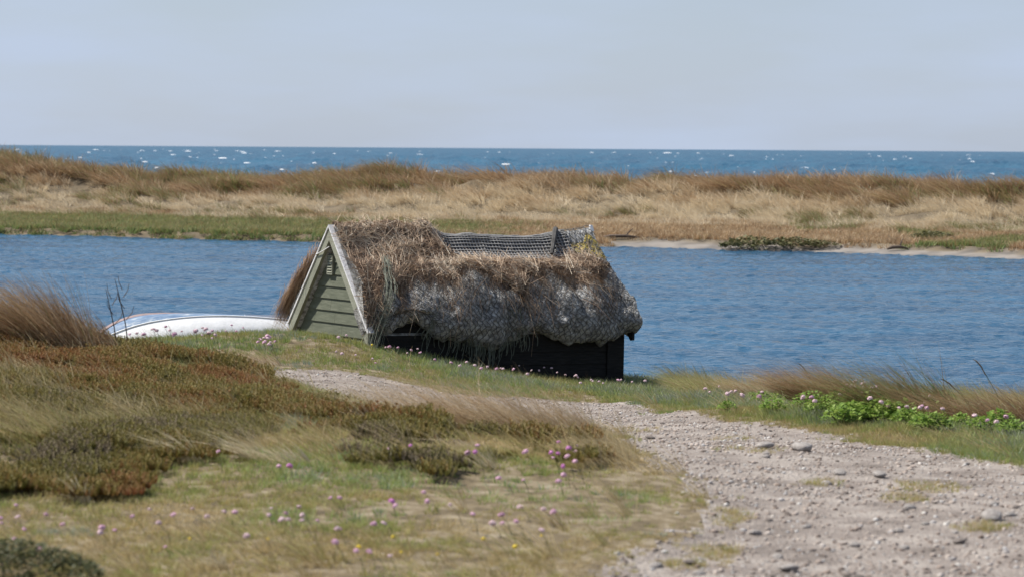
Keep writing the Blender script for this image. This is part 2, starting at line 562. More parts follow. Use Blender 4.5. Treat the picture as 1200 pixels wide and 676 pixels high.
# breaking crests: short humped ridges of foam lying on the waves
rs = np.random.RandomState(12)
mb = MB()
for k in range(430):
    d = float(np.exp(rs.uniform(math.log(190), math.log(2600))))
    x = rs.uniform(-0.21, 0.21) * d
    ln = (0.22 + 1.2 * rs.rand() ** 4) * (d / 420) ** 0.72 * (2.2 if rs.rand() < .03 else 1)
    hh = ln * rs.uniform(0.03, 0.08) + 0.03
    wd = ln * rs.uniform(0.5, 1.6)
    nseg = 6
    vs, fs = [], []
    for i in range(nseg + 1):
        t = i / nseg
        e = math.sin(math.pi * min(max(t, 0.02), 0.98)) ** 0.7
        cx = x + (t - .5) * ln
        cy = d + rs.uniform(-.2, .2) * wd
        vs += [(cx, cy - wd * e * .5, -0.05), (cx, cy - wd * .1 * e, 0.05 + hh * e * rs.uniform(.5, 1)), (cx, cy + wd * e * .5, -0.05)]
        if i:
            q = 3 * i
            fs += [(q - 3, q, q + 1, q - 2), (q - 2, q + 1, q + 2, q - 1)]
    mb.add(vs, fs)
mat_foam = mat_noise('sea_foam', [(0.3, (0.45, 0.49, 0.53)), (0.6, (0.72, 0.74, 0.76))], scale=2, bump=0.5, rough=0.9)
caps = mb.build('whitecaps', mat_foam, smooth=True)
tag(caps, 'small white breaking wave crests scattered over the blue sea', 'waves', kind='stuff')

# ------------------------------------------------------------------ blades, tufts, scattering
def blade_arrays(n, rs, hmin, hmax, spread, lean, curl, width, seg=3, rad=None, lean_jit=0.25, out=0.5):
    """n ribbon blades rising from a small disc, bent by the wind along +lean vector"""
    ang = rs.uniform(0, 2 * math.pi, n)
    rr = np.sqrt(rs.rand(n)) * spread
    bx, by = rr * np.cos(ang), rr * np.sin(ang)
    if rad is not None:
        bx, by = bx * rad[0], by * rad[1]
    h = rs.uniform(hmin, hmax, n)
    o = rs.uniform(0, out, n)
    lx = lean[0] * (1 + rs.normal(0, lean_jit, n)) + o * np.cos(ang) + rs.normal(0, .08, n)
    ly_ = lean[1] * (1 + rs.normal(0, lean_jit, n)) + o * np.sin(ang) + rs.normal(0, .12, n)
    cu = curl * rs.uniform(.5, 1.4, n)
    tw = rs.uniform(0, math.pi, n)
    w = width * rs.uniform(.7, 1.3, n)
    V, H, RN = [], [], []
    rnd = rs.rand(n)
    for s in range(seg + 1):
        t = s / seg
        sh = t + cu * t * t
        zz = t * (1 - 0.35 * np.clip(np.hypot(lx, ly_) * (0.5 + cu) * t, 0, 1.6))
        cx, cy, cz = bx + h * lx * sh, by + h * ly_ * sh, h * zz
        ww = w * (1 - t ** 1.6) * .5 + w * .04
        for sg in (-1, 1):
            V.append(np.stack([cx + sg * ww * np.cos(tw), cy + sg * ww * np.sin(tw), cz], 1))
            H.append(np.full(n, t))
            RN.append(rnd)
    V = np.stack(V, 1)
    H = np.stack(H, 1).ravel()
    RN = np.stack(RN, 1).ravel()
    k = 2 * (seg + 1)
    base = np.arange(n)[:, None] * k
    fs = [base + np.array([[2 * s, 2 * s + 1, 2 * s + 3, 2 * s + 2]]) for s in range(seg)]
    return V.reshape(-1, 3), np.concatenate(fs), H, RN

def tuft(name, mat, seed, **kw):
    rs = np.random.RandomState(seed)
    V, Fc, H, RN = blade_arrays(rs=rs, **kw)
    return new_mesh(name, V, Fc, mat, True, {'hgt': H, 'rnd': RN})

def scatter(name, P, rotz, scl, tint, meshes, label, cat, tilt=None):
    """one object of uncountable small growth: a point cloud that instances a few clump meshes"""
    P = np.asarray(P, float)
    n = len(P)
    me = bpy.data.meshes.new(name)
    me.vertices.add(n)
    me.vertices.foreach_set('co', P.astype(np.float32).ravel())
    rot = np.zeros((n, 3), np.float32)
    rot[:, 2] = rotz
    if tilt is not None:
        rot[:, :2] = tilt
    sc = np.repeat(np.asarray(scl, np.float32)[:, None], 3, 1) if np.ndim(scl) == 1 else np.asarray(scl, np.float32)
    a = me.attributes.new('rot', 'FLOAT_VECTOR', 'POINT'); a.data.foreach_set('vector', rot.ravel())
    a = me.attributes.new('scl', 'FLOAT_VECTOR', 'POINT'); a.data.foreach_set('vector', sc.ravel())
    a = me.attributes.new('tint', 'FLOAT', 'POINT'); a.data.foreach_set('value', np.asarray(tint, np.float32))
    a = me.attributes.new('pick', 'INT', 'POINT'); a.data.foreach_set('value', np.random.RandomState(n).randint(0, len(meshes), n).astype(np.int32))
    o = link(name, me)
    ng = bpy.data.node_groups.new(name + '_nodes', 'GeometryNodeTree')
    ng.interface.new_socket('Geometry', in_out='INPUT', socket_type='NodeSocketGeometry')
    ng.interface.new_socket('Geometry', in_out='OUTPUT', socket_type='NodeSocketGeometry')
    gi, go = ng.nodes.new('NodeGroupInput'), ng.nodes.new('NodeGroupOutput')
    join = ng.nodes.new('GeometryNodeJoinGeometry')
    for mm in meshes:
        src = bpy.data.objects.new(mm.name, mm)
        oi = ng.nodes.new('GeometryNodeObjectInfo')
        oi.inputs['Object'].default_value = src
        g2i = ng.nodes.new('GeometryNodeGeometryToInstance')
        ng.links.new(oi.outputs['Geometry'], g2i.inputs[0])
        ng.links.new(g2i.outputs[0], join.inputs[0])
    iop = ng.nodes.new('GeometryNodeInstanceOnPoints')
    iop.inputs['Pick Instance'].default_value = True
    def named(nm, ty):
        q = ng.nodes.new('GeometryNodeInputNamedAttribute')
        q.data_type = ty
        q.inputs['Name'].default_value = nm
        return q.outputs['Attribute']
    L = ng.links.new
    L(gi.outputs[0], iop.inputs['Points']); L(join.outputs[0], iop.inputs['Instance'])
    L(named('pick', 'INT'), iop.inputs['Instance Index'])
    L(named('rot', 'FLOAT_VECTOR'), iop.inputs['Rotation'])
    L(named('scl', 'FLOAT_VECTOR'), iop.inputs['Scale'])
    L(iop.outputs[0], go.inputs[0])
    md = o.modifiers.new('scatter', 'NODES')
    md.node_group = ng
    return tag(o, label, cat, kind='stuff')

# colour scales by species: 0 = dead pale, 1 = fresh green
TURF = [(0.0, (0.60, 0.49, 0.29)), (0.22, (0.44, 0.32, 0.15)), (0.42, (0.36, 0.325, 0.115)), (0.65, (0.28, 0.32, 0.09)), (0.85, (0.21, 0.33, 0.085)), (1.0, (0.27, 0.31, 0.25))]
DUNE = [(0.0, (0.72, 0.62, 0.45)), (0.3, (0.60, 0.48, 0.32)), (0.55, (0.38, 0.245, 0.135)), (0.75, (0.25, 0.15, 0.085)), (0.88, (0.27, 0.235, 0.095)), (1.0, (0.17, 0.235, 0.08))]
HEATH = [(0.0, (0.26, 0.095, 0.04)), (0.25, (0.24, 0.135, 0.045)), (0.5, (0.215, 0.175, 0.045)), (0.8, (0.145, 0.15, 0.036)), (1.0, (0.19, 0.155, 0.12))]
m_turf = mat_blade('turf_grass', TURF, tip=((0.50, 0.42, 0.24), 0.45))
m_dune = mat_blade('marram_grass', DUNE, tip=((0.50, 0.36, 0.20), 0.35))
m_heath = mat_blade('heath_shoots', HEATH, tip=((0.24, 0.18, 0.06), 0.4), transl=0.2)
WIND = (-0.75, 0.1)

turf_m = [tuft('turf_tuft', m_turf, 100 + i, n=16, hmin=.025, hmax=.075, spread=.035, lean=(-.15, 0), curl=.3, width=.0048, seg=2, out=.8) for i in range(5)]
mid_m = [tuft('grass_tuft', m_turf, 200 + i, n=20, hmin=.10, hmax=.26, spread=.05, lean=WIND, curl=.5, width=.0045, seg=3, out=.35) for i in range(5)]
dune_m = [tuft('marram_tuft', m_dune, 300 + i, n=46, hmin=.30, hmax=.70, spread=.20, lean=(-.55, .05), curl=.7, width=.021, seg=3, out=.7) for i in range(5)]
short_m = [tuft('meadow_tuft', m_dune, 340 + i, n=40, hmin=.08, hmax=.22, spread=.22, lean=(-.4, 0), curl=.4, width=.022, seg=2, out=.5) for i in range(4)]

def shoot_mesh(name, mat, seed, n, hmin, hmax, spread, rad):
    """a cushion of upright leafy shoots, each a whorled spindle"""
    rs = np.random.RandomState(seed)
    V, Fc, H, RN = [], [], [], []
    for k in range(n):
        a, r = rs.uniform(0, 6.28), math.sqrt(rs.rand()) * spread
        x, y = r * math.cos(a), r * math.sin(a)
        h = rs.uniform(hmin, hmax) * (1 - .35 * (r / spread) ** 2)
        lx, ly_ = rs.normal(0, .18) + .35 * x / spread, rs.normal(0, .18) + .35 * y / spread
        rn = rs.rand()
        for lev in range(4):                       # whorls of small leaves up the stem
            t0 = .25 + .2 * lev
            for q in range(4):
                an = q * 1.571 + lev * .8 + rs.uniform(-.3, .3)
                ca, sa = math.cos(an), math.sin(an)
                cx, cy, cz = x + h * lx * t0, y + h * ly_ * t0, h * t0
                l = rad * rs.uniform(.8, 1.3) * (1.1 - .15 * lev)
                b = len(V)
                w = l * .32
                V += [(cx - sa * w * .4, cy + ca * w * .4, cz), (cx + ca * l * .6 - sa * w, cy + sa * l * .6 + ca * w, cz + l * .7),
                      (cx + ca * l, cy + sa * l, cz + l * 1.5), (cx + ca * l * .6 + sa * w, cy + sa * l * .6 - ca * w, cz + l * .7)]
                Fc.append((b, b + 1, b + 2, b + 3))
                H += [t0, t0, min(1, t0 + .25), t0]
                RN += [rn] * 4
    return new_mesh(name, np.array(V), np.array(Fc), mat, False, {'hgt': H, 'rnd': RN})
heath_m = [shoot_mesh('heath_cushion', m_heath, 400 + i, 26, .035, .085, .06, .011) for i in range(5)]

rs = np.random.RandomState(77)
def ground_points(n, x0, x1, y0, y1, fan=None):
    Y = rs.uniform(y0, y1, n)
    if fan is None:
        X = rs.uniform(x0, x1, n)
    else:
        X = rs.uniform(-1, 1, n) * (fan * Y + 1.6)
    return X, Y

heath_poly = [(-400, 372), (-60, 380), (40, 388), (120, 396), (220, 412), (330, 452), (440, 490), (540, 502), (690, 526), (700, 542), (640, 548), (560, 544), (430, 537),
              (380, 500), (300, 500), (280, 535), (200, 560), (120, 585), (-60, 590), (-400, 590)]
def heath_mask(X, Y, Z):
    px, py, d = project(X, Y, Z)
    n = (fbm(X * 2.2, Y * 1.4, 0, 3, 91) - .5)
    s = poly_sd(px, py, heath_poly) + 60 * n
    return np.where((Y < 23.5) & (Y > 9), s, -99)

hut_foot = []   # filled by the hut below: nothing grows inside it
HUT_D, HUT_TH, HUT_L, HUT_W = 33.0, R(29.7), 3.43, 0.85
_ap = pix(386, 263, HUT_D)
dvec = (math.cos(HUT_TH), math.sin(HUT_TH))
nvec = (-math.sin(HUT_TH), math.cos(HUT_TH))
hut_foot = [(_ap.x + dvec[0] * u + nvec[0] * v, _ap.y + dvec[1] * u + nvec[1] * v) for u, v in ((0.08, -.86), (3.4, -.86), (3.4, .86), (0.08, .86))]

# short turf everywhere on the near land that is not path or water
X, Y = ground_points(150000, 0, 0, 9.3, 37.5, fan=0.19)
keep = rs.rand(len(X)) < np.clip(1.25 - Y / 50, .3, 1)
X, Y = X[keep], Y[keep]
Z = hfull(X, Y)
pm = path_mask(X, Y)
hm = heath_mask(X, Y, Z)
ok = (rs.rand(len(X)) < sstep(.16, -.10, pm)) & (Z > 0.05) & ~in_poly(X, Y, hut_foot)
thin = fbm(X * 1.1, Y * .9, 0, 3, 97)
bare = sstep(.60, .68, fbm(X * .9, Y * .55, 0, 3, 99)) * (Y < 15)
ok &= (rs.rand(len(X)) > bare * .85) & ((hm < 12) | (rs.rand(len(X)) < .25))
X, Y, Z, pm, thin = X[ok], Y[ok], Z[ok], pm[ok], thin[ok]
far_side = sstep(25, 30, Y)
edge = 1 - sstep(0.0, .55, -pm)
tint = .42 + 1.1 * (thin - .40) + .22 * far_side - .20 * edge + .75 * (fbm(X * 6, Y * 4, 0, 3, 7) - .5)
bank = (X > .9) & (Y > 15.5)
tint = np.where(bank, tint + .24 - .1 * edge, tint)
grey = fbm(X * 1.6 + 40, Y * 1.1, 0, 3, 13) > .70
tint = np.where(grey & (rs.rand(len(X)) < .8), 1.1, np.clip(tint, 0.0, .92))
sc = (0.55 + .8 * rs.rand(len(X))) * (0.75 + .25 * far_side) * (1 - .45 * edge) * (0.7 + .7 * thin) * np.where(Y < 15, .72, 1) * np.where(bank, 1.35, 1)
scatter('turf_grass', np.stack([X, Y, Z - .004], 1), np.where(Y < 16, rs.uniform(-3.1, 3.1, len(X)), rs.uniform(-.6, .6, len(X))), sc, tint, turf_m, 'short mixed turf covering the near ground beside the path', 'grass')

# longer wind-bent grass mixed through the mound and the shore strip
X, Y = ground_points(34000, 0, 0, 9.5, 37.6, fan=0.19)
Z = hfull(X, Y)
pm = path_mask(X, Y)
hm = heath_mask(X, Y, Z)
bank = (X > .9) & (Y > 15.5)
shore = sstep(.52, .26, Z) * (X > 1.95)
patch = fbm(X * .9, Y * .7, 0, 3, 111)
pr = np.where(Y < 24, .16 + .7 * sstep(.52, .62, patch), .012 + .75 * shore)
pr = np.where((pm > -.35) & (Y > 26), pr * .15, pr)
pr = np.where((Y < 14.4), pr * .12, pr)
pr = np.where(bank, .02 + .75 * shore, pr)
ok = (pm < -.05) & (Z > 0.02) & (rs.rand(len(X)) < pr) & ~in_poly(X, Y, hut_foot)
X, Y, Z, patch, shore = X[ok], Y[ok], Z[ok], patch[ok], shore[ok]
tint = .02 + .8 * (fbm(X * 1.3, Y * 1.1, 0, 3, 117) - .25) + .28 * shore - .25 * (rs.rand(len(X)) < .3)
sc = (.5 + .75 * rs.rand(len(X))) * np.where(Y < 24, .85, 1.0 + .5 * shore)
scatter('tall_grass', np.stack([X, Y, Z - .01], 1), rs.uniform(-.35, .35, len(X)), sc, np.clip(tint, 0, .9), mid_m, 'longer wind-bent grass growing through the mound and along the shore', 'grass')

# heath on the left mound
X, Y = ground_points(60000, 0, 0, 12.5, 24, fan=0.19)
Z = hfull(X, Y)
hmv = heath_mask(X, Y, Z) + 30 * (fbm(X * 6, Y * 5, 0, 2, 93) - .5)
ok = (rs.rand(len(X)) < sstep(-12, 26, hmv)) & (path_mask(X, Y) < -.12) & (fbm(X * 3.2, Y * 2.4, 0, 2, 95) < .66)
X, Y, Z = X[ok], Y[ok], Z[ok]
lump = fbm(X * 1.9, Y * 1.4, 0, 3, 121)
tint = .46 + 1.3 * (fbm(X * 1.3, Y * .9, 0, 3, 123) - .5) + .6 * (fbm(X * 5, Y * 4, 0, 2, 125) - .5) + .3 * (rs.rand(len(X)) - .5)
scatter('heath', np.stack([X, Y, Z + .13 * (lump - .42).clip(0, 1)], 1), rs.uniform(0, 6.28, len(X)), .55 + .8 * (lump - .3).clip(0, 1) + .6 * rs.rand(len(X)) ** 2, np.clip(tint, 0, 1), heath_m, 'low dark green and rust red heath covering the mound on the left', 'heath')

# dune grass on the far bar
n = 52000
Y = rs.uniform(78, 121, n)
X = rs.uniform(-25, 25, n)
Z, S = dune_z(X, Y)
cl = fbm(X * .8, Y * .9, 0, 3, 131)
face = sstep(7.5, 11, S)
ok = (S > 7.8) & (S < 30) & (rs.rand(n) < (.22 + 1.5 * (cl - .32)))
Xd, Yd, Zd, Sd, cld = X[ok], Y[ok], Z[ok], S[ok], cl[ok]
hgt = sstep(10, 20, Sd)
left = sstep(4, -14, Xd)
tint = -.06 + .62 * sstep(13.0, 18.5, Sd + 6 * (cld - .5)) + .34 * (fbm(Xd * .35, Yd * .5, 0, 3, 137) - .45) + .20 * left * sstep(10, 14, Sd)
olive = (fbm(Xd * .3 + 9, Yd * .45, 0, 3, 139) > .56) & (rs.rand(len(Xd)) < .55)
tint = np.where(olive, .86, np.clip(tint, 0, .8))
scatter('dune_grass', np.stack([Xd, Yd, Zd - .03], 1), rs.normal(0, .6, len(Xd)), (.45 + .75 * rs.rand(len(Xd)) ** 1.5) * (.62 + .5 * hgt) * (.55 + .9 * cld), tint, dune_m, 'tan and rust brown marram grass covering the far dunes', 'grass')
ok = (S > -.05) & (S < 11) & ((X < 3) | (S > 1.2 + 1.1 * rs.rand(n)))
X, Y, Z, S = X[ok], Y[ok], Z[ok], S[ok]
gr = sstep(2.5, -4, X + 5 * (fbm(X * .2, Y * .2, 0, 2, 141) - .5)) * sstep(10.5, 8, S)
gr = np.maximum(gr, (X > 9) * (fbm(X * .4, Y * .4, 0, 2, 143) > .48) * .95)
tint = np.where(rs.rand(len(X)) < gr, 1.0, .35 + .3 * rs.rand(len(X)))
scatter('shore_meadow', np.stack([X, Y, Z - .01], 1), rs.uniform(0, 6.28, len(X)), .6 + .6 * rs.rand(len(X)), tint, short_m, 'low green meadow strip along the far shore', 'grass')

# ------------------------------------------------------------------ the hut
mat_board = mat_noise('painted_board', [(0.3, (0.085, 0.096, 0.066)), (0.55, (0.128, 0.138, 0.098)), (0.75, (0.19, 0.195, 0.15))], scale=5, stretch=(1, 1, 9), bump=0.25, bscale=30, rough=0.75)
mat_barge = mat_noise('weathered_barge_board', [(0.3, (0.20, 0.205, 0.155)), (0.6, (0.28, 0.285, 0.225)), (0.8, (0.36, 0.36, 0.31))], scale=7, bump=0.3, bscale=50, rough=0.8)
mat_cap = mat_noise('white_sunlit_edge', [(0.3, (0.55, 0.54, 0.54)), (0.6, (0.78, 0.77, 0.78))], scale=9, bump=0.2, rough=0.5)  # white cap colour, with the sunlit brightness of the barge edge put in
mat_tar = mat_noise('tarred_wood', [(0.3, (0.012, 0.012, 0.012)), (0.7, (0.032, 0.030, 0.029))], scale=6, stretch=(1, 1, 10), bump=0.4, bscale=25, rough=0.9, spec=0.15)
mat_eelgrass = mat_noise('grey_eelgrass_thatch', [(0.30, (0.09, 0.086, 0.080)), (0.44, (0.28, 0.272, 0.262)), (0.56, (0.52, 0.515, 0.505)), (0.72, (0.68, 0.68, 0.675))], scale=16, stretch=(1, 1, 1.6), bump=1.0, bscale=70, rough=0.95, bdist=0.03, detail=10)
mat_strawbed = mat_noise('brown_straw_bed', [(0.3, (0.06, 0.042, 0.03)), (0.55, (0.19, 0.14, 0.10)), (0.75, (0.33, 0.26, 0.19))], scale=22, bump=1.0, bscale=90, rough=0.95, bdist=0.03, detail=10)
mat_net = mat_noise('old_netting', [(0.3, (0.055, 0.055, 0.052)), (0.7, (0.15, 0.148, 0.14))], scale=12, bump=0, rough=0.9)
mat_ridgenet = mat_noise('grey_wire_mesh', [(0.3, (0.24, 0.235, 0.23)), (0.7, (0.38, 0.37, 0.36))], scale=12, bump=0, rough=0.8)
mat_felt = mat_noise('dark_ridge_felt', [(0.3, (0.055, 0.052, 0.05)), (0.7, (0.12, 0.115, 0.11))], scale=9, bump=0.5, rough=0.95)
mat_greennet = mat_noise('green_grey_net', [(0.3, (0.085, 0.095, 0.075)), (0.7, (0.19, 0.205, 0.165))], scale=14, bump=0, rough=0.9)
mat_lichen = mat_noise('mossy_net_lump', [(0.3, (0.07, 0.062, 0.045)), (0.46, (0.19, 0.165, 0.11)), (0.54, (0.50, 0.37, 0.07)), (0.7, (0.30, 0.27, 0.20))], scale=18, bump=1.0, bscale=60, rough=0.95, bdist=0.03)
STRAW = [(0.0, (0.15, 0.095, 0.065)), (0.35, (0.40, 0.275, 0.185)), (0.65, (0.60, 0.46, 0.33)), (0.9, (0.68, 0.57, 0.43)), (1.0, (0.76, 0.68, 0.55))]
mat_straw = mat_blade('dry_straw', STRAW, transl=0.15, instancer=False, rough=0.7)

RISE, HALF = 1.12, 1.0                      # roof rise and half span
apex = pix(386, 263, HUT_D)
EAVE = 0.0                                  # hut's own z = 0 is the eave line, the ridge is at RISE
hut = bpy.data.objects.new('fishing_hut', None)
COL.objects.link(hut)
hut.location = (apex.x, apex.y, apex.z - RISE - .035)
hut.rotation_euler = (0, R(0.9), HUT_TH)
tag(hut, 'small fishing hut with green gable, tarred wall and netted seaweed roof on the shore', 'hut')
WALL_H = 0.78

def slope_pt(v):
    return (-HALF * v, RISE * (1 - v))       # near side (y, z)

# gable wall: backing + lapped boards, each its own piece
gb = MB()
gb.prism([(0.13, -0.86, -0.5), (0.13, 0.86, -0.5), (0.13, 0.86, 0.10), (0.13, 0.0, 1.06), (0.13, -0.86, 0.10)], (0.03, 0, 0))
gable = gb.build('gable_wall', mat_tar, hut)
def half_at(z):
    return min(0.90, HALF * (RISE - 0.03 - z) / RISE)
bh, z0, k = 0.137, -0.24, 0
while z0 < 0.96:
    z1 = min(z0 + bh, 1.04)
    hb, ht = half_at(z0), max(half_at(z1 + .012), 0.012)
    cuts = [(-1, 1)] if k not in (1, 2, 3) else [(-1, -0.42 + .2 * k), (-0.415 + .2 * k, 1)] if k != 3 else [(-1, .12), (.125, 1)]
    for a, b_ in cuts:
        q = MB()
        yl = lambda s, w: s * w
        g = 0.0035
        lo = [(0.092, yl(a, hb), z0 + g), (0.092, yl(b_, hb), z0 + g)]
        hi = [(0.108, yl(b_, ht), z1 + .010), (0.108, yl(a, ht), z1 + .010)]
        q.prism([lo[0], lo[1], hi[0], hi[1]], (0.018, 0, 0))
        q.build('siding_board', mat_board, gable)
    z0 += bh
    k += 1
gable.location.x = -.035
# louvred vent high on the gable
vz0, vz1, vy0, vy1 = 0.580, 0.800, 0.010, 0.150
vent = link('vent', None, hut)
bpy.data.objects.remove(vent)
q = MB()
for (a, b_, c, d_) in ((vy0, vy0 + .016, vz0, vz1), (vy1 - .016, vy1, vz0, vz1), (vy0 + .016, vy1 - .016, vz0, vz0 + .016), (vy0 + .016, vy1 - .016, vz1 - .016, vz1)):
    q.box(0.066, 0.098, a, b_, c, d_)
vent = q.build('vent', mat_barge, hut)
vent.location.x = -.035
q = MB(); q.box(0.084, 0.0895, vy0 + .016, vy1 - .016, vz0 + .016, vz1 - .016); q.build('vent_back', mat_tar, vent)
for i in range(6):
    zz = vz0 + .022 + i * .031
    q = MB()
    q.prism([(0.062, vy0 + .017, zz), (0.083, vy0 + .017, zz + .022), (0.083, vy0 + .017, zz + .028), (0.062, vy0 + .017, zz + .006)], (0, vy1 - vy0 - .034, 0))
    q.build('slat', mat_barge, vent)
# barge boards on the rakes of both gables, capped by a top edge whitened to look sunlit
def barge(sgn, x0, x1, top, name='barge_board', cap=True, ext=0.0):
    y1, z1 = sgn * HALF * 1.02, RISE * (1 - 1.02)
    L = math.hypot(HALF, RISE)
    nx, nz = sgn * RISE / L, HALF / L          # outward normal of the slope in (y, z)
    wdt = 0.098
    o = 0.03
    q = MB()
    P0 = (sgn * 0.001, RISE + top)
    P1 = (y1, z1 + top)
    dn = wdt / (HALF / L)                      # vertical drop of the lower edge
    q.prism([(x0, P0[0], P0[1]), (x0, P1[0], P1[1]), (x0, P1[0], P1[1] - dn * .78), (x0, P1[0] - sgn * .05, P1[1] - dn * .82), (x0, P0[0], P0[1] - dn)], (x1 - x0, 0, 0))
    bb = q.build(name, mat_barge, hut)
    if cap:
        q = MB()
        a = (P0[0], P0[1] + .002); b2 = (P1[0] + sgn * .01, P1[1] + .002 - .01)
        q.prism([(x0 - .012, a[0], a[1]), (x0 - .012, b2[0], b2[1]), (x0 - .012, b2[0] + nx * .02, b2[1] + nz * .02 + .004), (x0 - .012, a[0], a[1] + .028)], (x1 - x0 + .045, 0, 0))
        q.build('top_edge', mat_cap, bb)
    return bb
barge(-1, -0.02, 0.018, 0.0)
barge(1, -0.02, 0.018, 0.0)
for _s in (-1, 1):
    barge(_s, HUT_L + .005, HUT_L + .035, 0.0, cap=False).data.materials[0] = mat_tar
q = MB()                                         # dark block under the lower end of the near barge board
q.box(-0.012, 0.05, -0.99, -0.88, -0.40, -0.20)
q.build('eave_block', mat_tar, hut)
# pale tip of the far ridge end
q = MB(); q.prism([(HUT_L - .015, -.045, RISE - .02), (HUT_L + .05, -.045, RISE - .02), (HUT_L + .05, 0, RISE + .055), (HUT_L + .02, 0, RISE + .055)], (0, .03, 0)); q.build('ridge_tip', mat_cap, hut)

# long tarred walls of horizontal planks, corner boards
wl = MB(); wl.box(0.165, HUT_L - .05, -0.835, -0.80, -WALL_H - .4, 0.06)
wall = wl.build('wall', mat_tar, hut)
for i in range(8):
    q = MB()
    zz = -WALL_H - .36 + i * .145
    q.prism([(0.20, -0.868, zz), (0.20, -0.84, zz), (0.20, -0.84, zz + .142), (0.20, -0.852, zz + .142)], (HUT_L - .45, 0, 0))
    q.build('plank', mat_tar, wall)
q = MB(); q.box(HUT_L - .245, HUT_L - .02, -0.885, -0.84, -WALL_H - .4, 0.05); q.build('corner_board', mat_tar, hut)
q = MB(); q.box(0.135, 0.20, -0.885, -0.838, -WALL_H - .1, -0.02); q.build('corner_board', mat_tar, hut)
wl = MB(); wl.box(0.165, HUT_L - .05, 0.80, 0.85, -WALL_H - .4, 0.06)
wl.build('wall', mat_tar, hut)
wl = MB(); wl.prism([(HUT_L - .06, -0.80, -WALL_H - .4), (HUT_L - .06, 0.80, -WALL_H - .4), (HUT_L - .06, 0.80, 0.10), (HUT_L - .06, 0.0, 1.03), (HUT_L - .06, -0.80, 0.10)], (0.04, 0, 0))
wl.build('gable_wall', mat_tar, hut)

# thatch: a swept section from the far lip over the ridge to the near lip
SEC = [(-1.16, 0.86, -.12), (-1.14, 1.0, -.16), (-1.05, 1.10, -.05), (-0.9, 1.08, .14), (-0.6, .72, .50), (-0.3, .37, .87), (-0.08, .10, 1.11), (0.0, 0.0, 1.15),
       (0.08, -.10, 1.10), (0.2, -.225, .945), (0.35, -.40, .80), (0.5, -.60, .665), (0.65, -.80, .51), (0.8, -.965, .33), (0.92, -1.06, .13), (1.02, -1.09, -.04), (1.10, -1.05, -.17), (1.16, -0.95, -.235), (1.22, -0.86, -.20)]
SV = np.array([a[0] for a in SEC]); SYY = np.array([a[1] for a in SEC]); SZZ = np.array([a[2] for a in SEC])
def section(v):
    return np.interp(v, SV, SYY), np.interp(v, SV, SZZ)
def thatch_surface(x, v, off=0.0):
    """x metres along the ridge, v round the section"""
    x, v = np.broadcast_arrays(np.asarray(x, float), np.asarray(v, float))
    y, z = section(v)
    e = .04
    y1, z1 = section(v + e); y0, z0_ = section(v - e)
    ty, tz = y1 - y0, z1 - z0_
    ln = np.hypot(ty, tz) + 1e-9
    ny, nz = tz / ln, -ty / ln
    near = v > 0
    low = sstep(.42, .85, v)
    amp = .03 + .10 * low * (v < 1.2)
    b = fbm(x * 1.7 + 3, v * 2.0, 0, 3, 203) - .5
    b2 = fbm(x * 5.5, v * 6.0, 0, 3, 205) - .5
    b3 = fbm(x * 13 + 7, v * 15, 0, 3, 207) - .5
    d = amp * b * 1.7 + (.012 + .10 * low) * b2 * 1.7 + (.008 + .028 * low) * b3 * 1.6
    u = x / HUT_L
    d = d + .05 * low * sstep(.62, .9, u) - .05 * low * np.exp(-((u - .60) / .07) ** 2) + .05 * low * np.exp(-((u - .45) / .09) ** 2)
    # a heap on the left end of the ridge, flat netted roofing in the middle
    d = d + .015 * np.exp(-((u - .16) / .12) ** 2) * np.exp(-((v - .04) / .16) ** 2)
    d = d - .125 * sstep(.34, .44, u) * np.interp(u, [.80, .99], [1, 0]) * sstep(.50, .22, np.abs(v))
    d = d - .13 * sstep(.10, .0, u) * sstep(.5, .9, v)
    d = d + off
    # scalloped lower lip: lifted over the dark hollow near the left, sagging beside it
    lift = .125 + .23 * np.exp(-((u - .165) / .085) ** 2) - .03 * np.exp(-((u - .42) / .08) ** 2) + .02 * np.sin(u * 21)
    z = z + lift * sstep(.8, 1.12, v)
    y = y + ny * d
    z = z + nz * d
    xs = x + .05 * low * (u - .5) * 2
    return xs, y, z
def sheet(x0, x1, v0, v1, nx_, nv, off=0.0):
    xs = np.linspace(x0, x1, nx_); vs = np.linspace(v0, v1, nv)
    VV, XX = np.meshgrid(vs, xs, indexing='ij')
    a, b_, c = thatch_surface(XX, VV, off)
    return np.stack([a, b_, c], 2)
g = sheet(0.022, HUT_L - .002, -1.16, 1.22, 200, 130)
nv_, nx_ = g.shape[:2]
V = g.reshape(-1, 3)
Fc = [tuple(r) for r in grid_faces(nv_, nx_)[:, ::-1]]
# close both ends and the underside
vin = np.clip(np.linspace(-1.16, 1.22, nv_), -1, 1)
inner = []
for xe in (g[:, 0, 0], g[:, -1, 0]):
    inner.append(np.stack([xe, -.88 * vin, (RISE - .10) * (1 - np.abs(vin)) - .06], 1))
VI = np.concatenate([V] + inner)
b0, b1 = len(V), len(V) + nv_
for i in range(nv_ - 1):
    l0, l1, r0, r1 = i * nx_, (i + 1) * nx_, i * nx_ + nx_ - 1, (i + 1) * nx_ + nx_ - 1
    Fc += [(l0, l1, b0 + i + 1, b0 + i), (r1, r0, b1 + i, b1 + i + 1), (b0 + i, b0 + i + 1, b1 + i + 1, b1 + i)]
thatch = link('thatch', new_mesh('thatch', [tuple(p) for p in VI], Fc, mat_eelgrass, True), hut)

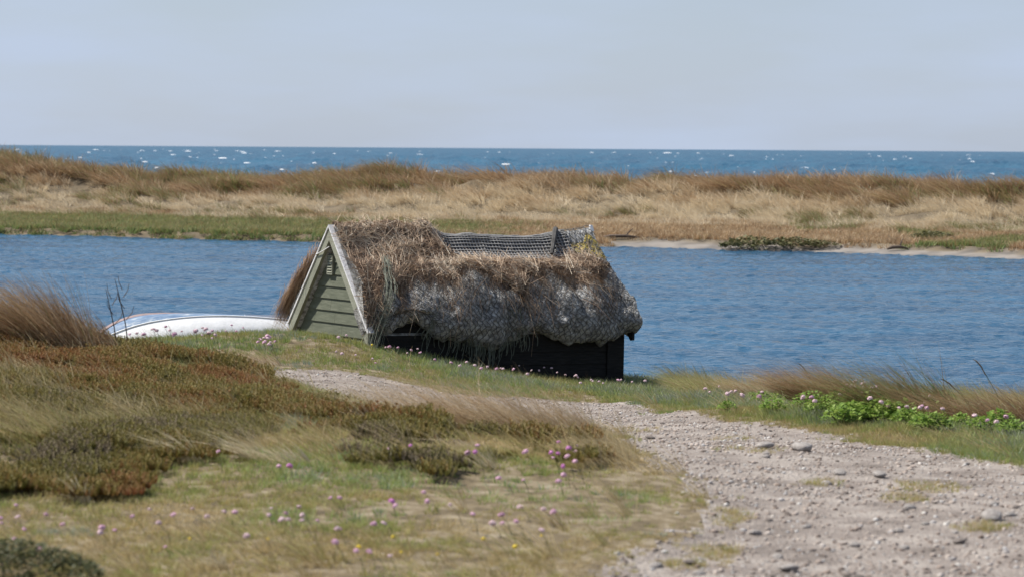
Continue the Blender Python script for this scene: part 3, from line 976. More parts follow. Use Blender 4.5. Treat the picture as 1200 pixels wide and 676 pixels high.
# straw bed: thicker brown litter lying over the upper roof with a ragged lower edge
def straw_edge(x):
    u = x / HUT_L
    return .63 + .30 * sstep(.22, .0, u) + .34 * (fbm(x * 3.4, 1.7, 0, 4, 211) - .5) * 2 + .05 * np.exp(-((u - .62) / .08) ** 2) * 3 - .10 * sstep(.88, 1.0, u)
def straw_top(x):
    u = x / HUT_L
    return np.where(u < .36, -.10, np.interp(u, [.36, .42, .6, .72, .84, .88, 1], [-.1, .22, .29, .25, .27, .24, .34]) + .05 * (fbm(x * 5, 4.4, 0, 2, 213) - .5))
def straw_depth(x, v):
    a, b_ = straw_top(x), straw_edge(x)
    return sstep(a - .03, a + .12, v) * sstep(b_ + .03, b_ - .10, v) * (.012 + .10 * fbm(x * 6, v * 8, 0, 3, 217) ** 1.3)
xs = np.linspace(.03, HUT_L - .01, 190); vs = np.linspace(-.2, .95, 70)
VV, XX = np.meshgrid(vs, xs, indexing='ij')
dep = straw_depth(XX, VV) - .02
a, b_, c = thatch_surface(XX, VV, dep)
bed = link('straw_bed', new_mesh('straw_bed', np.stack([a.ravel(), b_.ravel(), c.ravel()], 1), grid_faces(len(vs), len(xs))[:, ::-1], mat_strawbed, True), hut)

def straws(name, P, N, T, lens, wid, tint, rs, lift=.25, sag=.0, parent=None):
    """loose bent straws: P base points, N surface normal, T direction"""
    n = len(P)
    T = T / np.linalg.norm(T, axis=1)[:, None]
    S = np.cross(T, N)
    S /= np.linalg.norm(S, axis=1)[:, None] + 1e-9
    bend = rs.normal(0, .12, n)
    V, RN, TI, HG = [], [], [], []
    for k_, t in enumerate((0, .5, 1.0)):
        c_ = P + T * (lens * (t - .3))[:, None] + N * (lift * lens * t * t + .006)[:, None] + S * (bend * lens * t * (1 - t) * 2)[:, None]
        c_[:, 2] -= sag * lens * t * t
        for sg in (-1, 1):
            w_ = (wid * (1 - .6 * t) * .5 * sg)[:, None]
            V.append(c_ + (S * .75 + N * .65) * w_)
            HG.append(np.full(n, t))
    V = np.stack(V, 1).reshape(-1, 3)
    base = np.arange(n)[:, None] * 6
    Fc_ = np.concatenate([base + np.array([[0, 1, 3, 2]]), base + np.array([[2, 3, 5, 4]])])
    me = new_mesh(name, V, Fc_, mat_straw, False, {'tint': np.repeat(tint, 6), 'rnd': np.repeat(rs.rand(n), 6), 'hgt': np.stack(HG, 1).ravel()})
    return link(name, me, parent)
rs2 = np.random.RandomState(5)
def roof_frame(x, v, off):
    e = .01
    p = np.stack(thatch_surface(x, v, off), 1)
    px_ = np.stack(thatch_surface(x + e, v, off), 1) - p
    pv_ = np.stack(thatch_surface(x, v + e, off), 1) - p
    N = np.cross(pv_, px_)
    N /= np.linalg.norm(N, axis=1)[:, None]
    N = np.where((N[:, 2:3] < 0), -N, N)
    return p, N, px_ / np.linalg.norm(px_, axis=1)[:, None], pv_ / np.linalg.norm(pv_, axis=1)[:, None]
x = rs2.uniform(.03, HUT_L - .02, 26000); v = rs2.uniform(-.18, .95, 26000)
de = straw_depth(x, v)
ok = (de > .012) & (rs2.rand(len(x)) < .25 + .9 * sstep(.01, .07, de))
x, v, de = x[ok], v[ok], de[ok]
p, N, tx, tv = roof_frame(x, v, de - .02)
an = rs2.uniform(0, 6.28, len(x))
T = tx * np.sin(an)[:, None] + tv * np.cos(an)[:, None]
lens = rs2.gamma(2.6, .058, len(x)).clip(.04, .50)
tint = np.clip(.32 + .75 * (fbm(x * 2.6, v * 4, 0, 3, 221) - .25) + .42 * rs2.normal(0, .6, len(x)), 0, 1)
st = straws('straw', p, N, T, lens, rs2.uniform(.0035, .0085, len(x)), tint, rs2, lift=.12, parent=hut)
st['kind'] = 'stuff'
# a ragged fringe of straw hanging at the litter's lower edge and over the left rake
x = rs2.uniform(.05, HUT_L - .1, 3600)
v = straw_edge(x) - rs2.uniform(-.02, .13, len(x)) + np.where(rs2.rand(len(x)) < .22, rs2.uniform(0, .34, len(x)), 0)
p, N, tx, tv = roof_frame(x, v, .03)
T = tv + tx * rs2.normal(0, .5, len(x))[:, None]
st = straws('straw_fringe', p, N, T, rs2.gamma(3, .065, len(x)).clip(.05, .5), rs2.uniform(.004, .009, len(x)), np.clip(rs2.normal(.35, .25, len(x)), 0, 1), rs2, lift=.10, sag=.25, parent=hut)
st['kind'] = 'stuff'
# fibres standing out of the grey eelgrass
x = rs2.uniform(.03, HUT_L, 3600); v = rs2.uniform(.45, 1.14, len(x))
p, N, tx, tv = roof_frame(x, v, 0.0)
an = rs2.uniform(0, 6.28, len(x))
T = tx * np.sin(an)[:, None] + tv * np.cos(an)[:, None]
me_f = straws('eelgrass_fibre', p, N, T, rs2.gamma(3, .018, len(x)).clip(.02, .14), rs2.uniform(.003, .007, len(x)), np.clip(rs2.normal(.5, .3, len(x)), 0, 1), rs2, lift=.15, parent=hut)
mat_fibre = mat_blade('grey_fibre', [(0, (.12, .118, .115)), (.5, (.26, .255, .25)), (1, (.44, .44, .44))], transl=.1, instancer=False)
me_f.data.materials[0] = mat_fibre
me_f['kind'] = 'stuff'
# hanging bundle on the far rake, seen left of the gable
n = 2600
t = rs2.rand(n) ** .65
p = np.stack([rs2.uniform(-.03, .28, n), .42 + .74 * t + rs2.normal(0, .03, n) + .10 * t * t, .78 - .70 * t + .09 + rs2.normal(0, .04, n)], 1)
N = np.tile(np.array([[0.1, .75, .65]]), (n, 1)) + rs2.normal(0, .1, (n, 3)); N /= np.linalg.norm(N, axis=1)[:, None]
T = np.stack([rs2.normal(-.12, .2, n), .55 + rs2.normal(0, .15, n), -.85 + rs2.normal(0, .15, n)], 1)
st = straws('straw_bundle', p, N, T, rs2.uniform(.15, .40, n), rs2.uniform(.005, .010, n), np.clip(rs2.normal(.45, .2, n), 0, 1), rs2, lift=.22, sag=.30, parent=hut)
st['kind'] = 'stuff'

# netting: thin cords following the thatch
def ribbon_net(name, curves, w, mat, parent):
    """curves: list of (n,3) polylines turned into thin flat cords with depth"""
    mb_ = MB()
    for cpts in curves:
        mb_.tube(cpts, w, 3)
    o = mb_.build(name, mat, parent)
    return o
curves = []
cell = .066
for s in (-1, 1):
    for k in np.arange(-1.6, HUT_L + 1.6, cell):
        vv = np.linspace(.40, 1.13, 44)
        xx = k + s * (vv - .4) * 1.0 + .012 * np.sin(vv * 95) + .05 * (fbm(k * 3 + vv * 2, vv * 3, 0, 2, 209) - .5)
        ok = (xx > .12) & (xx < HUT_L - .005)
        if ok.sum() > 3:
            a, b_, c = thatch_surface(xx[ok], vv[ok], .014)
            curves.append(np.stack([a, b_, c], 1))
net = ribbon_net('net', curves, .0042, mat_net, thatch)
# square-mesh sheet over the ridge
felt_x0, felt_x1 = .36 * HUT_L, .90 * HUT_L
g2 = sheet(felt_x0, felt_x1, -.30, .30, 60, 24, .012)
felt = link('ridge_sheet', new_mesh('ridge_sheet', g2.reshape(-1, 3), grid_faces(24, 60)[:, ::-1], mat_felt, True), hut)
curves = []
for xx in np.arange(felt_x0 + .01, felt_x1 - .01, .042):
    vv = np.linspace(-.29, .29, 20)
    a, b_, c = thatch_surface(np.full(20, xx) + .05 * vv, vv, .022)
    curves.append(np.stack([a, b_, c], 1))
for vv in np.arange(-.28, .29, .027):
    xx = np.linspace(felt_x0 + .01, felt_x1 - .01, 60)
    a, b_, c = thatch_surface(xx, np.full(60, vv) + .004 * np.sin(xx * 9), .026)
    curves.append(np.stack([a, b_, c], 1))
ribbon_net('wire_mesh', curves, .0052, mat_ridgenet, felt)
# batten slanting down over the ridge sheet
a0 = np.array(thatch_surface(.865 * HUT_L, .0, .05)); a1 = np.array(thatch_surface(.805 * HUT_L, .27, .06))
q = MB(); q.tube([a0, (a0 + a1) / 2 + np.array([0, -.01, .02]), a1], [.034, .03, .022], 6); q.build('batten', mat_felt, hut)
# mossy lump of net on the right ridge end
g3 = sheet(.875 * HUT_L, HUT_L - .004, -.12, .42, 50, 50, 0)
uu = np.linspace(0, 1, 50)
bump_ = (.02 + .06 * np.sin(np.pi * uu)[None, :] ** .6 * np.sin(np.pi * np.linspace(.05, 1, 50))[:, None] ** .6)
xs = np.linspace(.875 * HUT_L, HUT_L + .002, 50); vs = np.linspace(-.12, .45, 50)
VV, XX = np.meshgrid(vs, xs, indexing='ij')
off = -.03 + .05 * sstep(0, .25, uu)[None, :] * sstep(-.02, .25, VV) * np.sin(np.pi * np.linspace(.08, 1, 50))[:, None] ** .6 + .05 * (fbm(XX * 9, VV * 9, 0, 3, 231) - .5)
a, b_, c = thatch_surface(XX, VV, off)
lump_o = link('net_lump', new_mesh('net_lump', np.stack([a.ravel(), b_.ravel(), c.ravel()], 1), grid_faces(50, 50)[:, ::-1], mat_lichen, True), hut)
curves = []
for s in (-1, 1):
    for k in np.arange(-.6, 1.2, .075):
        vv = np.linspace(-.08, .44, 24)
        xx = .875 * HUT_L + k + s * (vv + .1) * .9
        ok = (xx > .88 * HUT_L) & (xx < HUT_L)
        if ok.sum() > 3:
            a, b_, c = thatch_surface(xx[ok], vv[ok], .028)
            curves.append(np.stack([a, b_, c], 1))
ribbon_net('lump_net', curves, .004, mat_net, lump_o)

# loose green-grey net gathered down the left end of the near slope, and a hank hanging under the eave
def strand_set(path_fn, nst, spread, rs, npt=14):
    cs = []
    for i in range(nst):
        off_ = rs.normal(0, spread, 3)
        ph = rs.uniform(0, 6.28)
        c_ = []
        for j in range(npt):
            t = j / (npt - 1)
            p_ = np.array(path_fn(t))
            wv = .55 + .5 * t
            c_.append(p_ + off_ * wv + .008 * np.array([math.sin(9 * t + ph), math.cos(7 * t + ph), math.sin(8 * t - ph)]))
        cs.append(np.array(c_))
    return cs
def gather(t):
    x_ = .40 - .26 * t + .02 * math.sin(5 * t)
    v_ = .42 + .68 * t
    a_, b__, c_ = thatch_surface(x_, v_, .05)
    p_ = np.array([float(a_), float(b__), float(c_)])
    if t > .8:
        p_ = p_ + (t - .8) / .2 * np.array([-.10, -.08, -.22])
    return p_
ribbon_net('gathered_net', strand_set(gather, 30, .05, rs2), .0030, mat_greennet, hut)
def hank(x_, l, y_=-1.03):
    return lambda t: (x_ + .10 * math.sin(t * 2.2) * (1 if x_ > .9 else -1), y_ + .05 * t, .16 - l * t + .06 * (2 * t - 1) ** 2)
cs = []
for xh, l in ((.85, .36), (.98, .44), (1.12, .50), (1.25, .54), (1.38, .56), (1.5, .54), (1.62, .50), (1.74, .44), (1.9, .36)):
    cs += strand_set(hank(xh, l), 16, .07, rs2)
ribbon_net('hanging_net', cs, .0036, mat_greennet, hut)
# cord tied across the gable peak
q = MB(); q.tube([(-.035, .30, .80), (-.04, .12, .845), (-.03, -.03, .90)], .006, 5); q.build('cord', mat_cap, hut)

# ------------------------------------------------------------------ overturned boat
mat_white = mat_noise('chalky_white_paint', [(0.3, (0.74, 0.74, 0.74)), (0.6, (0.86, 0.86, 0.86))], scale=7, bump=0.15, rough=0.55)
mat_blue = mat_noise('worn_blue_paint', [(0.40, (0.10, 0.165, 0.28)), (0.55, (0.17, 0.245, 0.35)), (0.63, (0.32, 0.37, 0.43)), (0.70, (0.60, 0.61, 0.62))], scale=6, stretch=(1, 2.5, 3), bump=0.2, rough=0.6, detail=9)
mat_pink = mat_noise('faded_red_wood', [(0.35, (0.27, 0.19, 0.185)), (0.6, (0.36, 0.28, 0.27)), (0.75, (0.46, 0.42, 0.42))], scale=9, stretch=(1, 4, 4), bump=0.2, rough=0.8)
BL = 2.62
bow = pix(99, 389, 35.0)
stern = pix(337, 386, 36.1)
boat = bpy.data.objects.new('rowing_boat', None)
COL.objects.link(boat)
gz = 0.505
boat.location = (bow.x, bow.y, gz)
boat.rotation_euler = (R(-19), R(0), math.atan2(stern.y - bow.y, stern.x - bow.x))
tag(boat, 'overturned white and blue rowing boat lying on the grass left of the hut', 'boat')
BL = math.hypot(stern.x - bow.x, stern.y - bow.y)
ns, nt_ = 40, 9
def hull(s, part, t):
    """s 0 bow to 1 stern; hull upside down, z up is the keel side"""
    w = .56 * (1 - (1 - min(s / .62, 1)) ** 2.1) * (1 - .18 * max(0, (s - .62) / .38) ** 2) + .004
    keel = .30 + .10 * math.sin(math.pi * min(s / .9, 1) ** .75) - .28 * (1 - min(s / .34, 1)) ** 2.2
    chine = .10 + .15 * math.sin(math.pi * min(s / 1.0, 1) ** .8 * .92) * .8 + .06 * s - .10 * (1 - min(s / .3, 1)) ** 2
    chine = min(chine, keel - .012)
    if part == 'side':
        y = w * (1.10 - .26 * t + .07 * math.sin(math.pi * t)); z = -.12 + (chine + .12) * t
    else:
        y = w * .84 * (1 - t) * (1 + .10 * math.sin(math.pi * t)); z = chine + (keel - chine) * math.sin(t * math.pi / 2) ** .9
    return y, z
for sgn in (-1, 1):
    for part, mt in (('side', mat_white), ('bottom', mat_blue)):
        q = MB(); vv = []
        for i in range(ns + 1):
            for j in range(nt_ + 1):
                y, z = hull(i / ns, part, j / nt_)
                vv.append((i / ns * BL, sgn * y, z))
        f = [tuple(r) if sgn < 0 else tuple(r[::-1]) for r in grid_faces(ns + 1, nt_ + 1)]
        q.add(vv, f)
        q.build('hull_' + part, mt, boat, smooth=True)
    q = MB()                                      # rubbing strake along the chine, slightly proud
    q.tube([(s * BL, sgn * (hull(s, 'side', 1)[0] + .004), hull(s, 'side', 1)[1]) for s in np.linspace(.02, .995, 30)], .009, 5)
    q.build('chine_strip', mat_white, boat, smooth=True)
q = MB()
q.add([(BL, y * sg, z) for sg in (-1,) for (y, z) in [hull(1, 'side', j / 4) for j in range(5)] + [hull(1, 'bottom', j / 4) for j in range(1, 5)]]
      + [(BL, -y * sg, z) for sg in (-1,) for (y, z) in ([hull(1, 'side', j / 4) for j in range(5)] + [hull(1, 'bottom', j / 4) for j in range(1, 4)])[::-1]], [tuple(range(17))])
q.build('transom', mat_white, boat)
q = MB()
kp = [(s * BL, 0, hull(s, 'bottom', 1)[1] + .010) for s in np.linspace(.06, 1.0, 26)]
for (xa, _, za), (xb, _, zb) in zip(kp[:-1], kp[1:]):
    q.prism([(xa, -.07, za - .016), (xa, .07, za - .016), (xa, .03, za + .018), (xa, -.03, za + .018)], (xb - xa + .002, 0, zb - za))
q.build('keel', mat_pink, boat)
q = MB()
q.prism([(BL * .8, -.017, kp[-6][2] + .01), (BL * .8, .017, kp[-6][2] + .01), (BL * .8, .017, kp[-6][2] + .055), (BL * .8, -.017, kp[-6][2] + .055)], (BL * .21, 0, kp[-1][2] - kp[-6][2]))
q.build('skeg', mat_white, boat)
# ------------------------------------------------------------------ single plants and tussocks
m_tus = mat_blade('tussock_grass', DUNE, tip=((0.46, 0.31, 0.17), 0.4), instancer=False)
m_pale = mat_blade('bleached_grass', [(0, (.62, .54, .38)), (.6, (.52, .44, .27)), (1, (.38, .36, .17))], instancer=False, transl=.3)
m_leaf = mat_blade('bright_green_leaf', [(0, (.11, .19, .03)), (.5, (.18, .29, .05)), (1, (.30, .39, .09))], instancer=False, transl=.35)
m_bush = mat_blade('dark_shrub_leaf', [(0, (.025, .03, .01)), (.5, (.05, .058, .016)), (1, (.09, .09, .026))], instancer=False, transl=.2)
m_stem = mat_noise('green_stem', [(.3, (.10, .13, .05)), (.7, (.17, .18, .08))], scale=20, bump=0)
m_twig = mat_noise('bare_brown_twig', [(.3, (.09, .065, .05)), (.7, (.16, .12, .09))], scale=20, bump=0)

def tussock(name, label, cat, loc, seed, tint, mat=None, group=None, **kw):
    rs_ = np.random.RandomState(seed)
    V, Fc_, H, RN = blade_arrays(rs=rs_, **kw)
    tn = tint + rs_.normal(0, .10, len(V) // (2 * (kw.get('seg', 3) + 1)))
    tn = np.clip(np.repeat(tn, 2 * (kw.get('seg', 3) + 1)), 0, 1)
    me = new_mesh(name, V, Fc_, mat or m_tus, True, {'hgt': H, 'rnd': RN, 'tint': tn})
    o = link(name, me, loc=loc)
    return tag(o, label, cat, group)

def gh(px, py, dmin=9.0):
    return ground_hit(px, py, dmin)
# the big brown wind-combed tussock on the crest of the mound and its smaller neighbour
tussock('grass_tussock', 'large rust brown wind-combed grass tussock on the mound at the left edge', 'grass', gh(58, 412), 1, .60, n=2600, hmin=.22, hmax=.66, spread=.33, rad=(1.0, .7), lean=(-.68, .1), curl=.5, width=.0048, seg=4, out=.28)
tussock('grass_tussock', 'smaller rust brown grass tussock between the large tussock and the boat', 'grass', gh(112, 414), 2, .58, n=900, hmin=.14, hmax=.38, spread=.16, rad=(1.2, .7), lean=(-.8, .1), curl=.5, width=.0055, seg=4, out=.25)
# combed grass along the path edge in the middle
for i, (px, py, n_, h_, lb) in enumerate([
        (520, 503, 520, .46, 'thin wind-bent grass tussock on the mound, leftmost along the path edge'),
        (590, 510, 620, .48, 'thin wind-bent grass tussock in the middle of the path edge row'),
        (655, 518, 700, .46, 'thin wind-bent grass tussock at the tip of the mound beside the path')]):
    tussock('grass_tussock', lb, 'grass', gh(px, py), 10 + i, .30, n=n_, hmin=.14, hmax=h_, spread=.24, rad=(1.3, .6), lean=(-.8, .05), curl=.4, width=.0045, seg=4, out=.3)
tussock('grass_tussock', 'olive brown grass tussock bent over the mound in front of the boat', 'grass', gh(275, 428), 15, .32, n=700, hmin=.10, hmax=.25, spread=.34, rad=(1.5, .7), lean=(-1.0, .05), curl=.4, width=.0045, seg=4, out=.3)
# bleached tufts in the foreground
for i, (px, py, n_, h_, sp, w_, ln_, lb) in enumerate([
        (98, 590, 46, .17, .035, .007, -.35, 'pale bleached grass tuft standing alone at the foot of the mound'),
        (232, 543, 46, .24, .05, .007, -1.2, 'bleached grass tuft fallen over to the left on the mound slope'),
        (305, 540, 54, .27, .07, .007, -1.05, 'bleached grass tuft with long blades, right of the fallen tuft'),
        (345, 545, 60, .16, .09, .007, -.9, 'flattened pale grass tuft at the foot of the mound'),
        (258, 668, 60, .09, .03, .006, -.5, 'tiny whitish grass tuft at the bottom of the turf'),
        (575, 548, 46, .15, .05, .006, -.7, 'pale grass tuft below the dark heath near the path'),
        (812, 455, 50, .22, .06, .008, -.9, 'white dead grass tuft on the shore right of the hut'),
        (120, 455, 46, .16, .06, .006, -.9, 'pale grass tuft lying in the heath below the brown tussocks'),
        (440, 505, 46, .22, .04, .006, -.5, 'upright pale grass tuft at the left of the dark heath patch')]):
    tussock('grass_tuft', lb, 'grass', gh(px, py), 30 + i, .25, mat=m_pale, n=n_, hmin=h_ * .45, hmax=h_, spread=sp, lean=(ln_, .0), curl=.35, width=w_, seg=4, out=.45)
# shoreline tussocks on the right
for i, (px, py, n_, h_, sp, tn, lb) in enumerate([
        (985, 478, 1300, .60, .30, .60, 'rust brown grass tussock on the shore behind the green plants'),
        (1075, 492, 1100, .64, .32, .90, 'olive green grass tussock leaning left on the right shore'),
        (1165, 500, 1000, .44, .42, .62, 'brown grass tussock on the shore nearest the right edge'),
        (900, 466, 380, .34, .30, .40, 'sparse thin grass tussock on the shore left of the green plants'),
        (1230, 500, 400, .24, .30, .55, 'brown grass tussock cut by the right edge of the picture'),
        (845, 462, 300, .34, .26, .85, 'sparse green grass tussock on the shore right of the hut')]):
    tussock('grass_tussock', lb, 'grass', gh(px, py), 50 + i, tn, n=n_, hmin=h_ * .4, hmax=h_, spread=sp, rad=(1.2, .6), lean=(-.85, .05), curl=.5, width=.0058, seg=4, out=.25)

# seed stalks standing over the water
m_seed = mat_noise('seed_head', [(.3, (.13, .085, .05)), (.7, (.25, .18, .11))], scale=30, bump=0.3)
for i, (px, py, h_, lean_, lb) in enumerate([(962, 472, .34, -.5, 'single grass stalk with dark seed head above the brown shore tussock'),
                                             (1176, 494, .42, -.42, 'tall seed stalk on the right shore leaning left'),
                                             (1144, 492, .28, -.75, 'short bent seed stalk between the right shore tussocks')]):
    b_ = gh(px, py)
    o = bpy.data.objects.new('seed_stalk', None); COL.objects.link(o); o.location = b_
    tag(o, lb, 'grass stalk')
    q = MB(); q.tube([(0, 0, -.03), (lean_ * h_ * .3, 0, h_ * .5), (lean_ * h_, 0, h_)], [.004, .003, .002], 4); q.build('stem', m_stem, o)
    q = MB(); q.tube([(lean_ * h_ * .8, 0, h_ * .84), (lean_ * h_ * 1.0, 0, h_ * 1.0), (lean_ * h_ * 1.22, 0, h_ * 1.10), (lean_ * h_ * 1.36, 0, h_ * 1.13)], [.003, .006, .005, .0015], 5); q.build('seed_head', m_seed, o)
# dry twigs against the water at the left
for i, (px, h_, lb) in enumerate([(146, .52, 'taller bare brown weed stalk standing by the bow of the boat'), (133, .44, 'shorter bare brown weed stalk beside the brown tussocks')]):
    b_ = gh(px + 6, 414)
    o = bpy.data.objects.new('dry_weed', None); COL.objects.link(o); o.location = b_
    tag(o, lb, 'weed')
    q = MB(); q.tube([(0, 0, -.03), (-.03, 0, h_ * .4), (-.10 * h_ - .02, 0, h_ * .75), (-.2 * h_, 0, h_)], [.006, .005, .004, .002], 4); q.build('stem', m_twig, o)
    for t, sx in ((.45, .07), (.6, -.06), (.75, .05), (.85, -.04)):
        q = MB(); q.tube([(-.06 * t, 0, h_ * t), (-.06 * t + sx * .6, .01, h_ * t + .05), (-.06 * t + sx * .8, .01, h_ * t + .10)], [.003, .0025, .0015], 4); q.build('twig', m_twig, o)

def leafy(name, seed, n, rad_, h_, lsize, mat):
    rs_ = np.random.RandomState(seed)
    V, Fc_, T_, RN, HG = [], [], [], [], []
    for k in range(n):
        th, r = rs_.uniform(0, 6.28), math.sqrt(rs_.rand())
        x_, y_ = rad_ * r * math.cos(th), rad_ * r * math.sin(th)
        z_ = h_ * (1 - .6 * r * r) * (.35 + .65 * rs_.rand() ** .5)
        l = lsize * rs_.uniform(.6, 1.3); w_ = l * .42
        az, el = rs_.uniform(0, 6.28), rs_.uniform(-.2, .9)
        d_ = np.array([math.cos(az) * math.cos(el), math.sin(az) * math.cos(el), math.sin(el)])
        s_ = np.cross(d_, [0, 0, 1.0]); s_ /= np.linalg.norm(s_) + 1e-9
        nrm = np.cross(s_, d_)
        c_ = np.array([x_, y_, z_])
        b_ = len(V)
        V += [c_, c_ + d_ * l * .45 + s_ * w_ + nrm * l * .12, c_ + d_ * l, c_ + d_ * l * .45 - s_ * w_ + nrm * l * .12]
        Fc_.append((b_, b_ + 1, b_ + 2, b_ + 3))
        tt = rs_.rand()
        T_ += [tt] * 4; RN += [rs_.rand()] * 4; HG += [0, .5, 1, .5]
    return new_mesh(name, np.array(V), np.array(Fc_), mat, False, {'tint': T_, 'rnd': RN, 'hgt': HG})
leaf_m = [leafy('leaves', 60 + i, 230, .16, .20, .042, m_leaf) for i in range(4)]
q = MB()
for k in range(9):
    a_ = k * .7
    q.tube([(0, 0, -.02), (.05 * math.cos(a_), .05 * math.sin(a_), .07), (.11 * math.cos(a_), .11 * math.sin(a_), .13)], [.005, .004, .002], 4)
leaf_stem = q.mesh('stem', m_stem)
rs3 = np.random.RandomState(21)
spots = [(x_, 480 + (x_ - 905) * .075 + rs3.uniform(-7, 9)) for x_ in np.linspace(885, 1125, 24)] + [(x_, 482 + (x_ - 905) * .09 + rs3.uniform(-4, 12)) for x_ in np.linspace(985, 1095, 12)] + [(1150, 508), (1172, 505), (1185, 512)]
for i, (px, py) in enumerate(spots):
    b_ = gh(px, py)
    o = bpy.data.objects.new('leafy_plant', None); COL.objects.link(o); o.location = b_
    o.rotation_euler = (0, 0, rs3.uniform(0, 6.28))
    sc_ = rs3.uniform(.55, 1.0) * (1.1 if 980 < px < 1060 else .85)
    o.scale = (sc_ * 1.1, sc_ * 1.1, sc_)
    tag(o, 'bright green leafy plant in the patch along the right shore', 'plant', 'green leafy plants on the shore')
    link('leaves', leaf_m[i % 4], o); link('stem', leaf_stem, o)
b_ = gh(852, 482)
o = bpy.data.objects.new('leafy_plant', None); COL.objects.link(o); o.location = b_; o.scale = (.5, .5, .45)
tag(o, 'small lone yellow-green plant at the path edge, left of the leafy patch', 'plant')
link('leaves', leaf_m[0], o); link('stem', leaf_stem, o)

# dark shrub in the bottom left corner
o = bpy.data.objects.new('dark_shrub', None); COL.objects.link(o); o.location = gh(6, 694); o.scale = (1.15, 1.1, .82)
tag(o, 'dark green low shrub in the bottom left corner', 'shrub')
link('foliage', leafy('foliage', 80, 5200, .31, .23, .016, m_bush), o)
q = MB()
for k in range(14):
    a_ = k * .9
    q.tube([(0, 0, -.03), (.08 * math.cos(a_), .08 * math.sin(a_), .07), (.18 * math.cos(a_), .18 * math.sin(a_), .12)], [.006, .004, .002], 4)
q.build('stem', m_twig, o)

# low shrubs and weed wrack on the far shore
def far_pt(px, py):
    """where the line through (px, py) meets the far bar"""
    ds = np.arange(70, 125, .05)
    dr = np.array(fwd + rt * ((px - 600) / F) + up * ((338 - py) / F))
    P_ = np.array(cam_pos)[None] + ds[:, None] * dr[None]
    z_, _ = dune_z(P_[:, 0], P_[:, 1])
    i_ = int(np.argmax(P_[:, 2] < z_))
    return Vector((P_[i_, 0], P_[i_, 1], z_[i_]))
shr = [leafy('foliage', 90 + i, 420, .62, .30, .085, m_bush) for i in range(3)]
m_shr = mat_blade('shore_shrub_leaf', [(0, (.06, .058, .026)), (.5, (.095, .098, .036)), (1, (.16, .145, .065))], instancer=False, transl=.2)
for i, (px, py, sc_, lb) in enumerate([(885, 294, 1.7, 'low dark shrub on the far beach, widest of the cluster'), (866, 293, 1.0, 'low dark shrub at the left end of the far beach cluster'),
                                       (928, 292, 1.4, 'dark shrub on the far beach right of the widest one'), (960, 291, 1.0, 'small dark mat of plants right of the far shrub cluster'),
                                       (1092, 282, 1.1, 'round grey-brown bush at the foot of the right dunes')]):
    o = bpy.data.objects.new('shore_shrub', None); COL.objects.link(o); o.location = far_pt(px, py); o.scale = (sc_, sc_, sc_ * .8)
    tag(o, lb, 'shrub')
    f_ = link('foliage', shr[i % 3].copy(), o); f_.data.materials[0] = m_shr
    link('stem', leaf_stem, o)
for i, (px, py, l, lb) in enumerate([(728, 281, 1.3, 'dark driftwood log lying on the far beach right of the hut'), (1052, 294, .6, 'short dark driftwood piece on the far right beach')]):
    q = MB()
    q.tube([(-l / 2, 0, .05), (-l / 4, .05, .10), (l * .1, -.02, .11), (l / 2, .04, .06)], [.03, .06, .05, .02], 7)
    q.tube([(l * .1, 0, .1), (l * .2, .1, .26), (l * .28, .12, .34)], [.03, .02, .01], 5)
    o = q.build('driftwood', m_twig, smooth=True); o.location = far_pt(px, py)
    tag(o, lb, 'driftwood')
# separate brown tussocks that break the crest of the far dunes
tus_m = []
for i in range(4):
    V, Fc_, H, RN = blade_arrays(220, np.random.RandomState(600 + i), .45, .95, .5, (-.7, .05), .6, .024, seg=4, out=.5)
    tus_m.append(new_mesh('blades', V, Fc_, m_tus, True, {'hgt': H, 'rnd': RN, 'tint': np.full(len(V), .55 + .07 * i)}))
for i in range(58):
    px = -40 + i * 22 + rs3.uniform(-12, 12)
    ycr = 0
    d_ = float(np.interp((px - 600) / F * 105, SHX, SHY)) + 17.5 + rs3.uniform(-1.6, 2.5)
    X_ = (px - 600) / F * d_
    z_, _ = dune_z(np.array([X_]), np.array([d_]))
    o = link('dune_tussock', tus_m[i % 4], loc=(X_, d_, float(z_[0]) - .05), rot=(0, 0, rs3.uniform(-.4, .4)))
    k_ = rs3.uniform(.35, 1.0) + .5 * (rs3.rand() < .2); o.scale = (k_ * 1.2, k_ * 1.2, k_)
    tag(o, 'rust brown grass tussock on the crest of the far dunes', 'grass', 'tussocks along the far dune crest')

